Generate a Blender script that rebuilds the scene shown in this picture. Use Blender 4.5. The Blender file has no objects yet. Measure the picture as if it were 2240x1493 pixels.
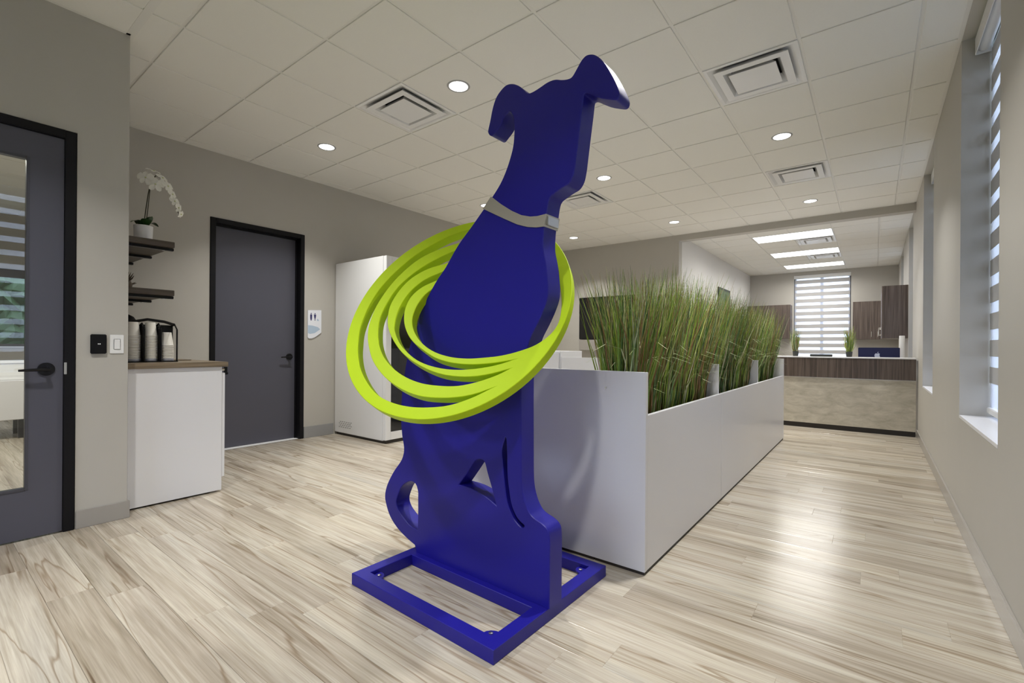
import bpy, bmesh, math, random
from mathutils import Vector, Matrix
random.seed(7)
PI = math.pi
scene = bpy.context.scene
C = scene.collection

# ------------------------------------------------------------------ camera
CAM_H = 1.12
YAW, ROLL, FPX = 0.6576467, 0.007, 1028.44
cam_d = bpy.data.cameras.new('camera')
cam_d.sensor_width = 36.0
cam_d.lens = 36.0 * FPX / 2240.0
cam_d.shift_y = 10.1 / 2240.0
cam_d.clip_start = 0.02
cam = bpy.data.objects.new('camera', cam_d)
C.objects.link(cam)
Fw = Vector((-math.sin(YAW), math.cos(YAW), 0))
Rt = Vector((math.cos(YAW), math.sin(YAW), 0))
Up = Vector((0, 0, 1))
R2 = Rt * math.cos(ROLL) + Up * math.sin(ROLL)
U2 = -Rt * math.sin(ROLL) + Up * math.cos(ROLL)
cam.matrix_world = Matrix(((R2.x, U2.x, -Fw.x, 0), (R2.y, U2.y, -Fw.y, 0), (R2.z, U2.z, -Fw.z, CAM_H), (0, 0, 0, 1)))
scene.camera = cam

# ------------------------------------------------------------------ world, exposure
world = bpy.data.worlds.new('world')
scene.world = world
world.use_nodes = True
bg = world.node_tree.nodes['Background']
bg.inputs[0].default_value = (0.66, 0.75, 1.0, 1)
bg.inputs[1].default_value = 5.0
vs = scene.view_settings
vs.view_transform = 'Standard'
vs.look = 'None'
vs.gamma = 1.0
vs.use_curve_mapping = False
vs.exposure = 0.18
DOWNLIGHT_W = 21.0
TROFFER_W = 26.0
WARM = (1.0, 0.98, 0.93)

# ------------------------------------------------------------------ helpers
def new_mat(name):
    m = bpy.data.materials.new(name)
    m.use_nodes = True
    nt = m.node_tree
    return m, nt, nt.nodes['Principled BSDF']

def plain(name, col, rough=0.5, metal=0.0, spec=0.5, noise=0.0, nscale=30.0, bump=0.0, coat=0.0):
    m, nt, b = new_mat(name)
    b.inputs['Roughness'].default_value = rough
    b.inputs['Metallic'].default_value = metal
    b.inputs['Specular IOR Level'].default_value = spec
    b.inputs['Coat Weight'].default_value = coat
    b.inputs['Coat Roughness'].default_value = 0.15
    c = (col[0], col[1], col[2], 1)
    b.inputs['Base Color'].default_value = c
    if noise or bump:
        tc = nt.nodes.new('ShaderNodeTexCoord')
        n = nt.nodes.new('ShaderNodeTexNoise')
        n.inputs['Scale'].default_value = nscale
        n.inputs['Detail'].default_value = 4
        nt.links.new(tc.outputs['Object'], n.inputs['Vector'])
        if noise:
            mx = nt.nodes.new('ShaderNodeMix'); mx.data_type = 'RGBA'
            mx.inputs['A'].default_value = tuple(max(0, v * (1 - noise)) for v in col) + (1,)
            mx.inputs['B'].default_value = tuple(min(1, v * (1 + noise)) for v in col) + (1,)
            nt.links.new(n.outputs['Fac'], mx.inputs['Factor'])
            nt.links.new(mx.outputs['Result'], b.inputs['Base Color'])
        if bump:
            bp = nt.nodes.new('ShaderNodeBump')
            bp.inputs['Strength'].default_value = bump
            bp.inputs['Distance'].default_value = 0.002
            nt.links.new(n.outputs['Fac'], bp.inputs['Height'])
            nt.links.new(bp.outputs['Normal'], b.inputs['Normal'])
    return m

def emis(name, col, s):
    m, nt, b = new_mat(name)
    b.inputs['Base Color'].default_value = (0.8, 0.8, 0.8, 1)
    b.inputs['Emission Color'].default_value = (*col, 1)
    b.inputs['Emission Strength'].default_value = s
    return m

def wood(name, c1, c2, axis, scale=1.0, rough=0.4, contrast=(0.3, 0.7)):
    """streaky wood-look laminate, grain along axis (0, 1 or 2)"""
    m, nt, b = new_mat(name)
    tc = nt.nodes.new('ShaderNodeTexCoord')
    mp = nt.nodes.new('ShaderNodeMapping')
    s = [60 * scale] * 3
    s[axis] = 1.6 * scale
    mp.inputs['Scale'].default_value = s
    n = nt.nodes.new('ShaderNodeTexNoise')
    n.inputs['Scale'].default_value = 1.0
    n.inputs['Detail'].default_value = 5
    rp = nt.nodes.new('ShaderNodeValToRGB')
    rp.color_ramp.elements[0].position = contrast[0]
    rp.color_ramp.elements[0].color = (*c1, 1)
    rp.color_ramp.elements[1].position = contrast[1]
    rp.color_ramp.elements[1].color = (*c2, 1)
    nt.links.new(tc.outputs['Object'], mp.inputs['Vector'])
    nt.links.new(mp.outputs['Vector'], n.inputs['Vector'])
    nt.links.new(n.outputs['Fac'], rp.inputs['Fac'])
    nt.links.new(rp.outputs['Color'], b.inputs['Base Color'])
    b.inputs['Roughness'].default_value = rough
    return m

def glass(name, tint=(0.95, 0.97, 0.96), refl=1.0):
    m, nt, b = new_mat(name)
    nt.nodes.remove(b)
    out = nt.nodes['Material Output']
    tr = nt.nodes.new('ShaderNodeBsdfTransparent'); tr.inputs[0].default_value = (*tint, 1)
    gl = nt.nodes.new('ShaderNodeBsdfGlossy'); gl.inputs['Roughness'].default_value = 0.0
    fr = nt.nodes.new('ShaderNodeFresnel'); fr.inputs[0].default_value = 1.5
    mu = nt.nodes.new('ShaderNodeMath'); mu.operation = 'MULTIPLY'; mu.inputs[1].default_value = refl
    mu.use_clamp = True
    mx = nt.nodes.new('ShaderNodeMixShader')
    nt.links.new(fr.outputs[0], mu.inputs[0])
    nt.links.new(mu.outputs[0], mx.inputs[0])
    nt.links.new(tr.outputs[0], mx.inputs[1])
    nt.links.new(gl.outputs[0], mx.inputs[2])
    nt.links.new(mx.outputs[0], out.inputs[0])
    return m

def fabric(name, col, trans, clear):
    m, nt, b = new_mat(name)
    nt.nodes.remove(b)
    out = nt.nodes['Material Output']
    d = nt.nodes.new('ShaderNodeBsdfDiffuse'); d.inputs[0].default_value = (*col, 1)
    t = nt.nodes.new('ShaderNodeBsdfTranslucent'); t.inputs[0].default_value = (*col, 1)
    m1 = nt.nodes.new('ShaderNodeMixShader'); m1.inputs[0].default_value = trans
    nt.links.new(d.outputs[0], m1.inputs[1]); nt.links.new(t.outputs[0], m1.inputs[2])
    tp = nt.nodes.new('ShaderNodeBsdfTransparent')
    m2 = nt.nodes.new('ShaderNodeMixShader'); m2.inputs[0].default_value = clear
    nt.links.new(m1.outputs[0], m2.inputs[1]); nt.links.new(tp.outputs[0], m2.inputs[2])
    nt.links.new(m2.outputs[0], out.inputs[0])
    return m

def floor_wood(name):
    m, nt, b = new_mat(name)
    N, L = nt.nodes.new, nt.links.new
    tc = N('ShaderNodeTexCoord'); oi = N('ShaderNodeObjectInfo')
    off = N('ShaderNodeVectorMath'); off.operation = 'SCALE'
    comb = N('ShaderNodeCombineXYZ')
    comb.inputs[0].default_value = 37.0; comb.inputs[1].default_value = 53.0; comb.inputs[2].default_value = 91.0
    L(comb.outputs[0], off.inputs[0]); L(oi.outputs['Random'], off.inputs['Scale'])
    add = N('ShaderNodeVectorMath'); add.operation = 'ADD'
    L(tc.outputs['Object'], add.inputs[0]); L(off.outputs[0], add.inputs[1])
    def noise(sx, sy, detail, dist, rough=0.5):
        mp = N('ShaderNodeMapping'); mp.inputs['Scale'].default_value = (sx, sy, 1)
        L(add.outputs[0], mp.inputs['Vector'])
        n = N('ShaderNodeTexNoise'); n.inputs['Scale'].default_value = 1
        n.inputs['Detail'].default_value = detail; n.inputs['Distortion'].default_value = dist
        n.inputs['Roughness'].default_value = rough
        L(mp.outputs[0], n.inputs['Vector'])
        return n.outputs['Fac']
    def ramp(fac, stops):
        r = N('ShaderNodeValToRGB')
        e = r.color_ramp.elements
        while len(e) < len(stops): e.new(0.5)
        for i, (p, c) in enumerate(stops):
            e[i].position = p; e[i].color = (*c, 1) if len(c) == 3 else c
        L(fac, r.inputs['Fac'])
        return r.outputs['Color']
    def mix(mode, f, a, bb):
        x = N('ShaderNodeMix'); x.data_type = 'RGBA'; x.blend_type = mode
        if isinstance(f, (int, float)): x.inputs['Factor'].default_value = f
        else: L(f, x.inputs['Factor'])
        L(a, x.inputs['A']); L(bb, x.inputs['B'])
        return x.outputs['Result']
    tone = ramp(noise(0.45, 9.0, 3, 0.4), [(0.26, (0.285, 0.242, 0.19)), (0.42, (0.42, 0.372, 0.312)), (0.56, (0.51, 0.468, 0.402)), (0.74, (0.425, 0.397, 0.352))])
    fine = ramp(noise(4.0, 170.0, 4, 0.0), [(0.3, (0.82, 0.81, 0.79)), (0.7, (1.08, 1.08, 1.08))])
    band = ramp(noise(2.0, 45.0, 3, 0.4), [(0.30, (0.80, 0.78, 0.74)), (0.55, (1, 1, 1))])
    vein = ramp(noise(0.38, 7.0, 3, 0.45, 0.5), [(0.481, (1, 1, 1)), (0.4905, (0.60, 0.52, 0.44)), (0.4935, (0.60, 0.52, 0.44)), (0.509, (1, 1, 1))])
    vein2 = ramp(noise(0.5, 15.0, 4, 0.6, 0.6), [(0.29, (0.46, 0.385, 0.31)), (0.345, (0.88, 0.86, 0.83)), (0.40, (1, 1, 1))])
    plank = ramp(oi.outputs['Random'], [(0.0, (0.82, 0.80, 0.77)), (0.12, (0.92, 0.91, 0.89)), (0.4, (1, 1, 1)), (0.9, (1.04, 1.03, 1.0))])
    c = mix('MULTIPLY', 1.0, tone, fine)
    c = mix('MULTIPLY', 1.0, c, band)
    c = mix('MULTIPLY', 0.9, c, vein)
    c = mix('MULTIPLY', 0.9, c, vein2)
    c = mix('MULTIPLY', 1.0, c, plank)
    L(c, b.inputs['Base Color'])
    b.inputs['Roughness'].default_value = 0.22
    b.inputs['Specular IOR Level'].default_value = 0.5
    bp = N('ShaderNodeBump'); bp.inputs['Strength'].default_value = 0.08; bp.inputs['Distance'].default_value = 0.001
    L(fine, bp.inputs['Height']); L(bp.outputs[0], b.inputs['Normal'])
    return m

def stone(name):
    m, nt, b = new_mat(name)
    N, L = nt.nodes.new, nt.links.new
    tc = N('ShaderNodeTexCoord'); mp = N('ShaderNodeMapping')
    mp.inputs['Scale'].default_value = (2.2, 2.2, 5.5)
    n = N('ShaderNodeTexNoise'); n.inputs['Scale'].default_value = 2.2; n.inputs['Detail'].default_value = 10
    n.inputs['Roughness'].default_value = 0.68; n.inputs['Distortion'].default_value = 0.5
    r = N('ShaderNodeValToRGB'); e = r.color_ramp.elements
    e[0].position = 0.3; e[0].color = (0.36, 0.33, 0.26, 1)
    e[1].position = 0.7; e[1].color = (0.60, 0.56, 0.47, 1)
    x = e.new(0.5); x.color = (0.47, 0.435, 0.355, 1)
    L(tc.outputs['Object'], mp.inputs[0]); L(mp.outputs[0], n.inputs['Vector']); L(n.outputs['Fac'], r.inputs['Fac'])
    L(r.outputs['Color'], b.inputs['Base Color'])
    b.inputs['Roughness'].default_value = 0.35
    return m

def attr_leaf(name, rough=0.5):
    m, nt, b = new_mat(name)
    a = nt.nodes.new('ShaderNodeAttribute'); a.attribute_name = 'tint'
    nt.links.new(a.outputs['Color'], b.inputs['Base Color'])
    b.inputs['Roughness'].default_value = rough
    b.inputs['Specular IOR Level'].default_value = 0.3
    return m

M = {}
M['wall'] = plain('greige_paint', (0.47, 0.45, 0.41), 0.5, noise=0.02, nscale=6, bump=0.05)
M['wall_white'] = plain('white_paint', (0.74, 0.73, 0.71), 0.55, noise=0.015, nscale=6)
M['ceil'] = plain('ceiling_tile', (0.80, 0.79, 0.745), 0.9, spec=0.2, noise=0.02, nscale=90, bump=0.12)
M['grid'] = plain('ceiling_grid_metal', (0.76, 0.75, 0.71), 0.5)
M['trimgrey'] = plain('downlight_trim', (0.40, 0.40, 0.40), 0.4)
M['void'] = plain('dark_void', (0.02, 0.02, 0.022), 0.9)
M['floor'] = floor_wood('floor_wood')
M['base'] = plain('taupe_baseboard', (0.34, 0.32, 0.295), 0.22)
M['base_grey'] = plain('grey_baseboard', (0.30, 0.30, 0.30), 0.4)
M['black'] = plain('black_frame_paint', (0.004, 0.004, 0.006), 0.5, spec=0.25)
M['slate'] = plain('slate_door_paint', (0.078, 0.078, 0.102), 0.38, noise=0.03, nscale=3)
M['bead'] = plain('slate_bead_paint', (0.058, 0.058, 0.072), 0.35)
M['blackmetal'] = plain('black_metal', (0.012, 0.012, 0.014), 0.28, metal=0.6)
M['steel'] = plain('brushed_steel', (0.66, 0.65, 0.62), 0.28, metal=1.0, noise=0.05, nscale=200)
M['champagne'] = plain('champagne_steel', (0.50, 0.465, 0.39), 0.35, metal=0.45)
M['blue'] = plain('blue_powder_coat', (0.010, 0.0075, 0.24), 0.40, spec=0.38, noise=0.03, nscale=500, bump=0.03)
M['lime'] = plain('lime_paint', (0.47, 0.66, 0.004), 0.5, spec=0.25, noise=0.02, nscale=400)
M['whitelam'] = plain('white_laminate', (0.74, 0.74, 0.77), 0.28, spec=0.5)
M['whiteedge'] = plain('white_edge_band', (0.82, 0.82, 0.83), 0.3)
M['whitemetal'] = plain('white_enamel', (0.78, 0.78, 0.78), 0.25, spec=0.5)
M['whiteplastic'] = plain('white_plastic', (0.80, 0.80, 0.80), 0.35)
M['ceramic'] = plain('white_ceramic', (0.80, 0.79, 0.80), 0.12, spec=0.6)
M['paper'] = plain('paper_cup', (0.74, 0.71, 0.65), 0.7)
M['counterwood'] = wood('counter_wood', (0.13, 0.095, 0.06), (0.30, 0.235, 0.16), 1, 1.0, 0.35)
M['shelfwood'] = wood('shelf_wood', (0.045, 0.034, 0.026), (0.115, 0.092, 0.072), 1, 1.0, 0.5)
M['cabwood'] = wood('dark_cabinet_wood', (0.050, 0.036, 0.030), (0.155, 0.120, 0.102), 2, 1.0, 0.4)
M['deskwood'] = wood('dark_desk_wood', (0.040, 0.028, 0.022), (0.135, 0.100, 0.080), 2, 1.0, 0.4)
M['kick'] = plain('dark_toe_kick', (0.028, 0.022, 0.018), 0.5)
M['stone'] = stone('beige_stone')
M['screen'] = plain('black_screen', (0.008, 0.008, 0.009), 0.12)
M['navy'] = plain('navy_aluminium', (0.008, 0.010, 0.055), 0.35, metal=0.2)
M['silver'] = plain('pale_silver', (0.55, 0.57, 0.66), 0.3, metal=0.6)
M['soil'] = plain('dark_soil', (0.012, 0.010, 0.008), 0.95, noise=0.4, nscale=60)
M['grass'] = attr_leaf('grass_blade', 0.5)
M['leafdark'] = plain('orchid_leaf', (0.018, 0.055, 0.012), 0.3, noise=0.3, nscale=20)
M['stem'] = plain('orchid_stem', (0.035, 0.035, 0.018), 0.5)
M['petal'] = plain('orchid_petal', (0.80, 0.80, 0.74), 0.5, noise=0.05, nscale=30)
M['petalgreen'] = plain('orchid_bud', (0.55, 0.60, 0.30), 0.5)
M['dried'] = plain('dried_brown', (0.06, 0.04, 0.022), 0.8, noise=0.5, nscale=40)
M['glass'] = glass('clear_glass', refl=1.8)
M['winglass'] = glass('window_glass', refl=0.3)
M['fridgeglass'] = plain('dark_glass', (0.010, 0.011, 0.012), 0.06, spec=0.6)
M['band'] = fabric('shade_opaque_weave', (0.60, 0.59, 0.58), 0.27, 0.0)
M['sheer'] = fabric('shade_sheer_weave', (0.85, 0.86, 0.92), 0.6, 0.45)
M['sill'] = plain('white_sill', (0.80, 0.80, 0.83), 0.3)
M['alum'] = plain('window_aluminium', (0.10, 0.10, 0.11), 0.4, metal=0.5)
M['lens'] = emis('downlight_lens', (1.0, 0.99, 0.97), 6.0)
M['trofflens'] = emis('troffer_lens', (1.0, 0.99, 0.96), 3.2)
M['signw'] = plain('sign_acrylic', (0.78, 0.80, 0.86), 0.2)
M['signb'] = plain('sign_navy_print', (0.03, 0.03, 0.13), 0.4)
M['signl'] = plain('sign_pale_blue_print', (0.42, 0.53, 0.66), 0.4)
M['hedge'] = plain('hedge_leaves', (0.035, 0.075, 0.025), 0.6, noise=0.8, nscale=45, bump=0.6)
M['ground'] = plain('outdoor_lawn', (0.06, 0.10, 0.03), 0.9, noise=0.3, nscale=10)
M['frame_pic'] = plain('picture_frame_dark', (0.03, 0.04, 0.03), 0.4)
M['pic'] = plain('picture_green_print', (0.10, 0.15, 0.07), 0.5, noise=0.7, nscale=9)
M['pot'] = plain('dark_pot', (0.02, 0.022, 0.02), 0.5)

def thing(name, label, cat, loc=(0, 0, 0), rz=0, group=None, kind=None):
    o = bpy.data.objects.new(name, None)
    o.empty_display_size = 0.1
    C.objects.link(o)
    o.location = loc
    o.rotation_euler = (0, 0, rz)
    if label: o['label'] = label
    if cat: o['category'] = cat
    if group: o['group'] = group
    if kind: o['kind'] = kind
    return o

def tag(o, label, cat=None, group=None, kind=None):
    o['label'] = label
    if cat: o['category'] = cat
    if group: o['group'] = group
    if kind: o['kind'] = kind
    return o

def link(name, me, parent=None):
    o = bpy.data.objects.new(name, me)
    C.objects.link(o)
    if parent is not None: o.parent = parent
    return o

class MB:
    def __init__(s):
        s.v = []; s.f = []; s.col = None
    def box(s, x0, x1, y0, y1, z0, z1):
        b = len(s.v)
        s.v += [(x0, y0, z0), (x1, y0, z0), (x1, y1, z0), (x0, y1, z0), (x0, y0, z1), (x1, y0, z1), (x1, y1, z1), (x0, y1, z1)]
        s.f += [tuple(b + i for i in q) for q in ((0, 3, 2, 1), (4, 5, 6, 7), (0, 1, 5, 4), (1, 2, 6, 5), (2, 3, 7, 6), (3, 0, 4, 7))]
        return s
    def lathe(s, prof, cx, cy, seg=24, caps=True):
        b = len(s.v); n = len(prof)
        for r, z in prof:
            for k in range(seg):
                a = 2 * PI * k / seg
                s.v.append((cx + r * math.cos(a), cy + r * math.sin(a), z))
        for i in range(n - 1):
            for k in range(seg):
                k2 = (k + 1) % seg
                s.f.append((b + i * seg + k, b + i * seg + k2, b + (i + 1) * seg + k2, b + (i + 1) * seg + k))
        if caps:
            s.f.append(tuple(b + k for k in reversed(range(seg))))
            s.f.append(tuple(b + (n - 1) * seg + k for k in range(seg)))
        return s
    def tube(s, pts, r, seg=8, taper=None):
        b = len(s.v); n = len(pts)
        P = [Vector(p) for p in pts]
        prev = None
        for i in range(n):
            t = (P[min(i + 1, n - 1)] - P[max(i - 1, 0)]).normalized()
            ref = Vector((0, 0, 1)) if abs(t.z) < 0.9 else Vector((1, 0, 0))
            if prev is None: u = t.cross(ref).normalized()
            else: u = (prev - t * prev.dot(t)).normalized()
            prev = u
            w = t.cross(u)
            rr = r if taper is None else r * taper[i]
            for k in range(seg):
                a = 2 * PI * k / seg
                s.v.append(tuple(P[i] + u * (rr * math.cos(a)) + w * (rr * math.sin(a))))
        for i in range(n - 1):
            for k in range(seg):
                k2 = (k + 1) % seg
                s.f.append((b + i * seg + k, b + i * seg + k2, b + (i + 1) * seg + k2, b + (i + 1) * seg + k))
        s.f.append(tuple(b + k for k in reversed(range(seg))))
        s.f.append(tuple(b + (n - 1) * seg + k for k in range(seg)))
        return s
    def prism(s, poly, fn, t0, t1):
        """extrude 2D polygon; fn(u, v, t) gives a point"""
        b = len(s.v); n = len(poly)
        for t in (t0, t1):
            for (u, v) in poly: s.v.append(tuple(fn(u, v, t)))
        s.f.append(tuple(b + i for i in reversed(range(n))))
        s.f.append(tuple(b + n + i for i in range(n)))
        for i in range(n):
            j = (i + 1) % n
            s.f.append((b + i, b + j, b + n + j, b + n + i))
        return s
    def build(s, name, mat, parent=None, org=None, bevel=0.0, seg=2, smooth=False):
        o3 = Vector(org) if org is not None else (parent.location.copy() if (parent is not None and parent.type == 'EMPTY') else Vector((0, 0, 0)))
        me = bpy.data.meshes.new(name)
        me.from_pydata([tuple(Vector(v) - o3) for v in s.v], [], s.f)
        bm = bmesh.new(); bm.from_mesh(me)
        bmesh.ops.recalc_face_normals(bm, faces=bm.faces)
        if bevel > 0:
            ed = [e for e in bm.edges if len(e.link_faces) == 2 and e.calc_face_angle(0) > 0.5]
            bmesh.ops.bevel(bm, geom=ed, offset=bevel, segments=seg, affect='EDGES', clamp_overlap=True)
        if smooth:
            for f in bm.faces: f.smooth = True
        bm.to_mesh(me); bm.free()
        if smooth or bevel > 0:
            try: me.set_sharp_from_angle(angle=math.radians(35))
            except Exception: pass
            for p in me.polygons: p.use_smooth = True
        me.materials.append(mat if not isinstance(mat, str) else M[mat])
        ob = link(name, me, parent)
        if parent is None and org is not None: ob.location = o3
        return ob

def sub(o, x, y=None): return o

def structure(o, label=None):
    o['kind'] = 'structure'
    if label: o['label'] = label
    return o

# ------------------------------------------------------------------ room numbers
XL, XF, XR = -5.41, -3.81, 0.43          # left wall, entry wall, window wall
YC = 0.885                               # corner of the entry wall
YB = 8.365                               # far wall and header
YE = 14.33                               # end wall of the reception alcove
XA = -2.75                               # alcove side wall
HC = 3.102
YS = -3.2                                # wall behind the camera
T = 0.6096
GX, GY = -4.0553, 1.0613

# ------------------------------------------------------------------ floor with planks
fl = MB().box(-10.7, 0.75, YS - 0.2, YE + 0.3, -0.08, -0.004)
floor = structure(fl.build('floor', 'floor'), 'pale wood plank floor with brown grain')
PW, PL = 0.16, 1.27
cache = {}
def plank_mesh(L):
    k = round(L, 3)
    if k not in cache:
        a, b, e, z = k / 2, PW / 2 - 0.0004, 0.0012, 0.0
        v = [(-a, -b, -0.004), (a, -b, -0.004), (a, b, -0.004), (-a, b, -0.004), (-a, -b, -0.001), (a, -b, -0.001), (a, b, -0.001), (-a, b, -0.001),
             (-a + e, -b + e, z), (a - e, -b + e, z), (a - e, b - e, z), (-a + e, b - e, z)]
        f = [(8, 9, 10, 11)]
        for i in range(4):
            j = (i + 1) % 4
            f += [(i, j, 4 + j, 4 + i), (4 + i, 4 + j, 8 + j, 8 + i)]
        me = bpy.data.meshes.new('plank'); me.from_pydata(v, [], f); me.materials.append(M['floor'])
        cache[k] = me
    return cache[k]
y = 0.06; row = 0
while y < 7.9:
    x0 = XF if y + PW / 2 < 0.9 else XL
    xs = x0 - ((row * 0.47 + 0.31 * (row % 3)) % PL)
    while xs < XR:
        a, b = max(xs, x0), min(xs + PL, XR)
        if b - a > 0.05:
            o = link('plank', plank_mesh(b - a), floor)
            o.location = ((a + b) / 2, y + PW / 2, 0)
        xs += PL
    y += PW; row += 1

# ------------------------------------------------------------------ ceiling: tiles hang just below their grid
ceiling = structure(MB().box(-10.7, 0.75, YS - 0.2, YE + 0.3, HC + 0.10, HC + 0.18).build('ceiling', 'ceil'), 'suspended ceiling of square off-white tiles in a metal grid')
tcache = {}
def tile_mesh(w, d):
    k = (round(w, 3), round(d, 3))
    if k not in tcache:
        a, b, e = k[0] / 2 - 0.0105, k[1] / 2 - 0.0105, 0.003
        v = [(-a, -b, 0.016), (a, -b, 0.016), (a, b, 0.016), (-a, b, 0.016), (-a, -b, 0.002), (a, -b, 0.002), (a, b, 0.002), (-a, b, 0.002),
             (-a + e, -b + e, 0), (a - e, -b + e, 0), (a - e, b - e, 0), (-a + e, b - e, 0)]
        f = [(11, 10, 9, 8), (0, 1, 2, 3)]
        for i in range(4):
            j = (i + 1) % 4
            f += [(i, 4 + i, 4 + j, j), (4 + i, 8 + i, 8 + j, 4 + j)]
        me = bpy.data.meshes.new('ceiling_tile'); me.from_pydata(v, [], f); me.materials.append(M['ceil'])
        tcache[k] = me
    return tcache[k]
VENTS = {(1, 2), (5, 4), (5, 8), (1, 7), (5, -1), (1, -2)}
def tiles(gx, gy, xa, xb, ya, yb, skip, zc):
    i0, i1 = math.floor((xa - gx) / T), math.ceil((xb - gx) / T)
    j0, j1 = math.floor((ya - gy) / T), math.ceil((yb - gy) / T)
    for i in range(i0, i1):
        for j in range(j0, j1):
            if (i, j) in skip: continue
            a, b = max(gx + i * T, xa), min(gx + (i + 1) * T, xb)
            c, d = max(gy + j * T, ya), min(gy + (j + 1) * T, yb)
            if b - a < 0.03 or d - c < 0.03: continue
            o = link('ceiling_tile', tile_mesh(b - a, d - c), ceiling)
            o.location = ((a + b) / 2, (c + d) / 2, zc)
    for i in range(i0, i1 + 1):
        x = gx + i * T
        if xa < x < xb: MB().box(x - 0.012, x + 0.012, ya, yb, zc + 0.006, zc + 0.03).build('grid_bar', 'grid', ceiling)
    for j in range(j0, j1 + 1):
        y = gy + j * T
        if ya < y < yb: MB().box(xa, xb, y - 0.012, y + 0.012, zc + 0.0065, zc + 0.03).build('grid_bar', 'grid', ceiling)
    for q in ((xa, xa + 0.022, ya, yb), (xb - 0.022, xb, ya, yb), (xa, xb, ya, ya + 0.022), (xa, xb, yb - 0.022, yb)):
        MB().box(*q, zc - 0.001, zc + 0.03).build('edge_trim', 'grid', ceiling)
tiles(GX, GY, XL, XR, YC + 0.0, YB, VENTS, HC)
tiles(GX, GY, XF, XR, YS, YC, VENTS, HC)
BGX, BGY = -1.785, 9.345
TROF = {(0, 0), (1, 0), (0, 3), (1, 3), (0, 6), (1, 6)}
BV = {(1, 1), (1, 4)}
tiles(BGX, BGY, XA, XR, YB + 0.16, YE, TROF | BV, HC)

# ------------------------------------------------------------------ walls
WIN = [(-0.05, 1.14), (2.95, 4.15), (5.94, 7.10), (8.95, 10.08), (11.90, 13.05)]
SILL = 0.70
m = MB().box(XR, XR + 0.26, YS, YE, 0, SILL - 0.02)
edges = [YS] + [v for w in WIN for v in w] + [YE]
for i in range(0, len(edges), 2):
    m.box(XR, XR + 0.26, edges[i], edges[i + 1], SILL - 0.02, HC + 0.1)
m.box(XR, XR + 0.26, YS, YE, HC - 0.004, HC + 0.1)
structure(m.build('wall_right', 'wall'), 'greige window wall')
D2 = (1.92, 2.93, 2.43)
m = MB().box(XL - 0.16, XL, YC - 0.12, D2[0], 0, HC + 0.1).box(XL - 0.16, XL, D2[1], YB + 0.16, 0, HC + 0.1).box(XL - 0.16, XL, D2[0], D2[1], D2[2], HC + 0.1)
structure(m.build('wall_left', 'wall'), 'greige wall with slate door')
D1 = (-0.385, 0.636, 2.383)
m = MB().box(XF - 0.12, XF, YS, D1[0], 0, HC + 0.1).box(XF - 0.12, XF, D1[1], YC, 0, HC + 0.1).box(XF - 0.12, XF, D1[0], D1[1], D1[2], HC + 0.1)
m.box(XL, XF - 0.12, YC - 0.12, YC, 0, HC + 0.1)
structure(m.build('wall_entry', 'wall'), 'greige wall around the glass door')
structure(MB().box(XL, XA, YB, YB + 0.16, 0, HC + 0.1).build('wall_far', 'wall'), 'greige far wall behind the screen')
structure(MB().box(XA - 0.16, XA, YB + 0.16, YE, 0, HC + 0.1).build('wall_alcove', 'wall_white'), 'white side wall of the reception alcove')
BW = (-1.70, -0.48, 0.75, 3.02)
m = MB().box(XA - 0.16, BW[0], YE, YE + 0.2, 0, HC + 0.1).box(BW[1], XR + 0.26, YE, YE + 0.2, 0, HC + 0.1)
m.box(BW[0], BW[1], YE, YE + 0.2, 0, BW[2]).box(BW[0], BW[1], YE, YE + 0.2, BW[3], HC + 0.1)
structure(m.build('wall_back', 'wall'), 'beige end wall with shaded window')
RW = (-2.6, -0.5, 0.06, 2.15)
m = MB().box(XF - 0.12, RW[0], YS - 0.15, YS, 0, HC + 0.1).box(RW[1], XR + 0.26, YS - 0.15, YS, 0, HC + 0.1)
m.box(RW[0], RW[1], YS - 0.15, YS, 0, RW[2]).box(RW[0], RW[1], YS - 0.15, YS, RW[3], HC + 0.1)
structure(m.build('wall_rear', 'wall'), 'greige wall behind the viewer')
w = thing('window_8', 'unseen window added behind the viewer for soft daylight', None, ((RW[0] + RW[1]) / 2, YS, RW[2]), kind='structure')  # invented glazing, lets soft daylight onto the dog and end panel
f = MB()
for xq in (RW[0], RW[0] + 0.69, RW[0] + 1.37, RW[1] - 0.05):
    f.box(xq, xq + 0.05, YS - 0.10, YS - 0.04, RW[2], RW[3])
f.box(RW[0], RW[1], YS - 0.10, YS - 0.04, RW[3] - 0.05, RW[3]).box(RW[0], RW[1], YS - 0.10, YS - 0.04, RW[2], RW[2] + 0.05)
f.build('window_frame', 'alum', w)
MB().box(RW[0] + 0.05, RW[1] - 0.05, YS - 0.07, YS - 0.065, RW[2] + 0.05, RW[3] - 0.05).build('window_pane', 'winglass', w)
structure(MB().box(XA, XR, YB, YB + 0.16, 2.998, HC + 0.1).build('trim_1', 'wall'), 'greige header beam over the reception opening')

def base(name, x0, x1, y0, y1, h, mat='base'):
    return structure(MB().box(x0, x1, y0, y1, 0, h).build(name, mat, bevel=0.002))
base('baseboard_right', XR - 0.012, XR, YS, 7.84, 0.10)
base('baseboard_left', XL, XL + 0.012, D2[1] + 0.002, 3.32, 0.135, 'base_grey')
b1 = MB().box(XF, XF + 0.012, D1[1] + 0.002, YC + 0.012, 0, 0.108).box(XF - 0.10, XF, YC, YC + 0.012, 0, 0.108).build('baseboard_entry', 'base', bevel=0.002)
structure(b1)
base('baseboard_far', XL, XA, YB - 0.012, YB, 0.10)

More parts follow.
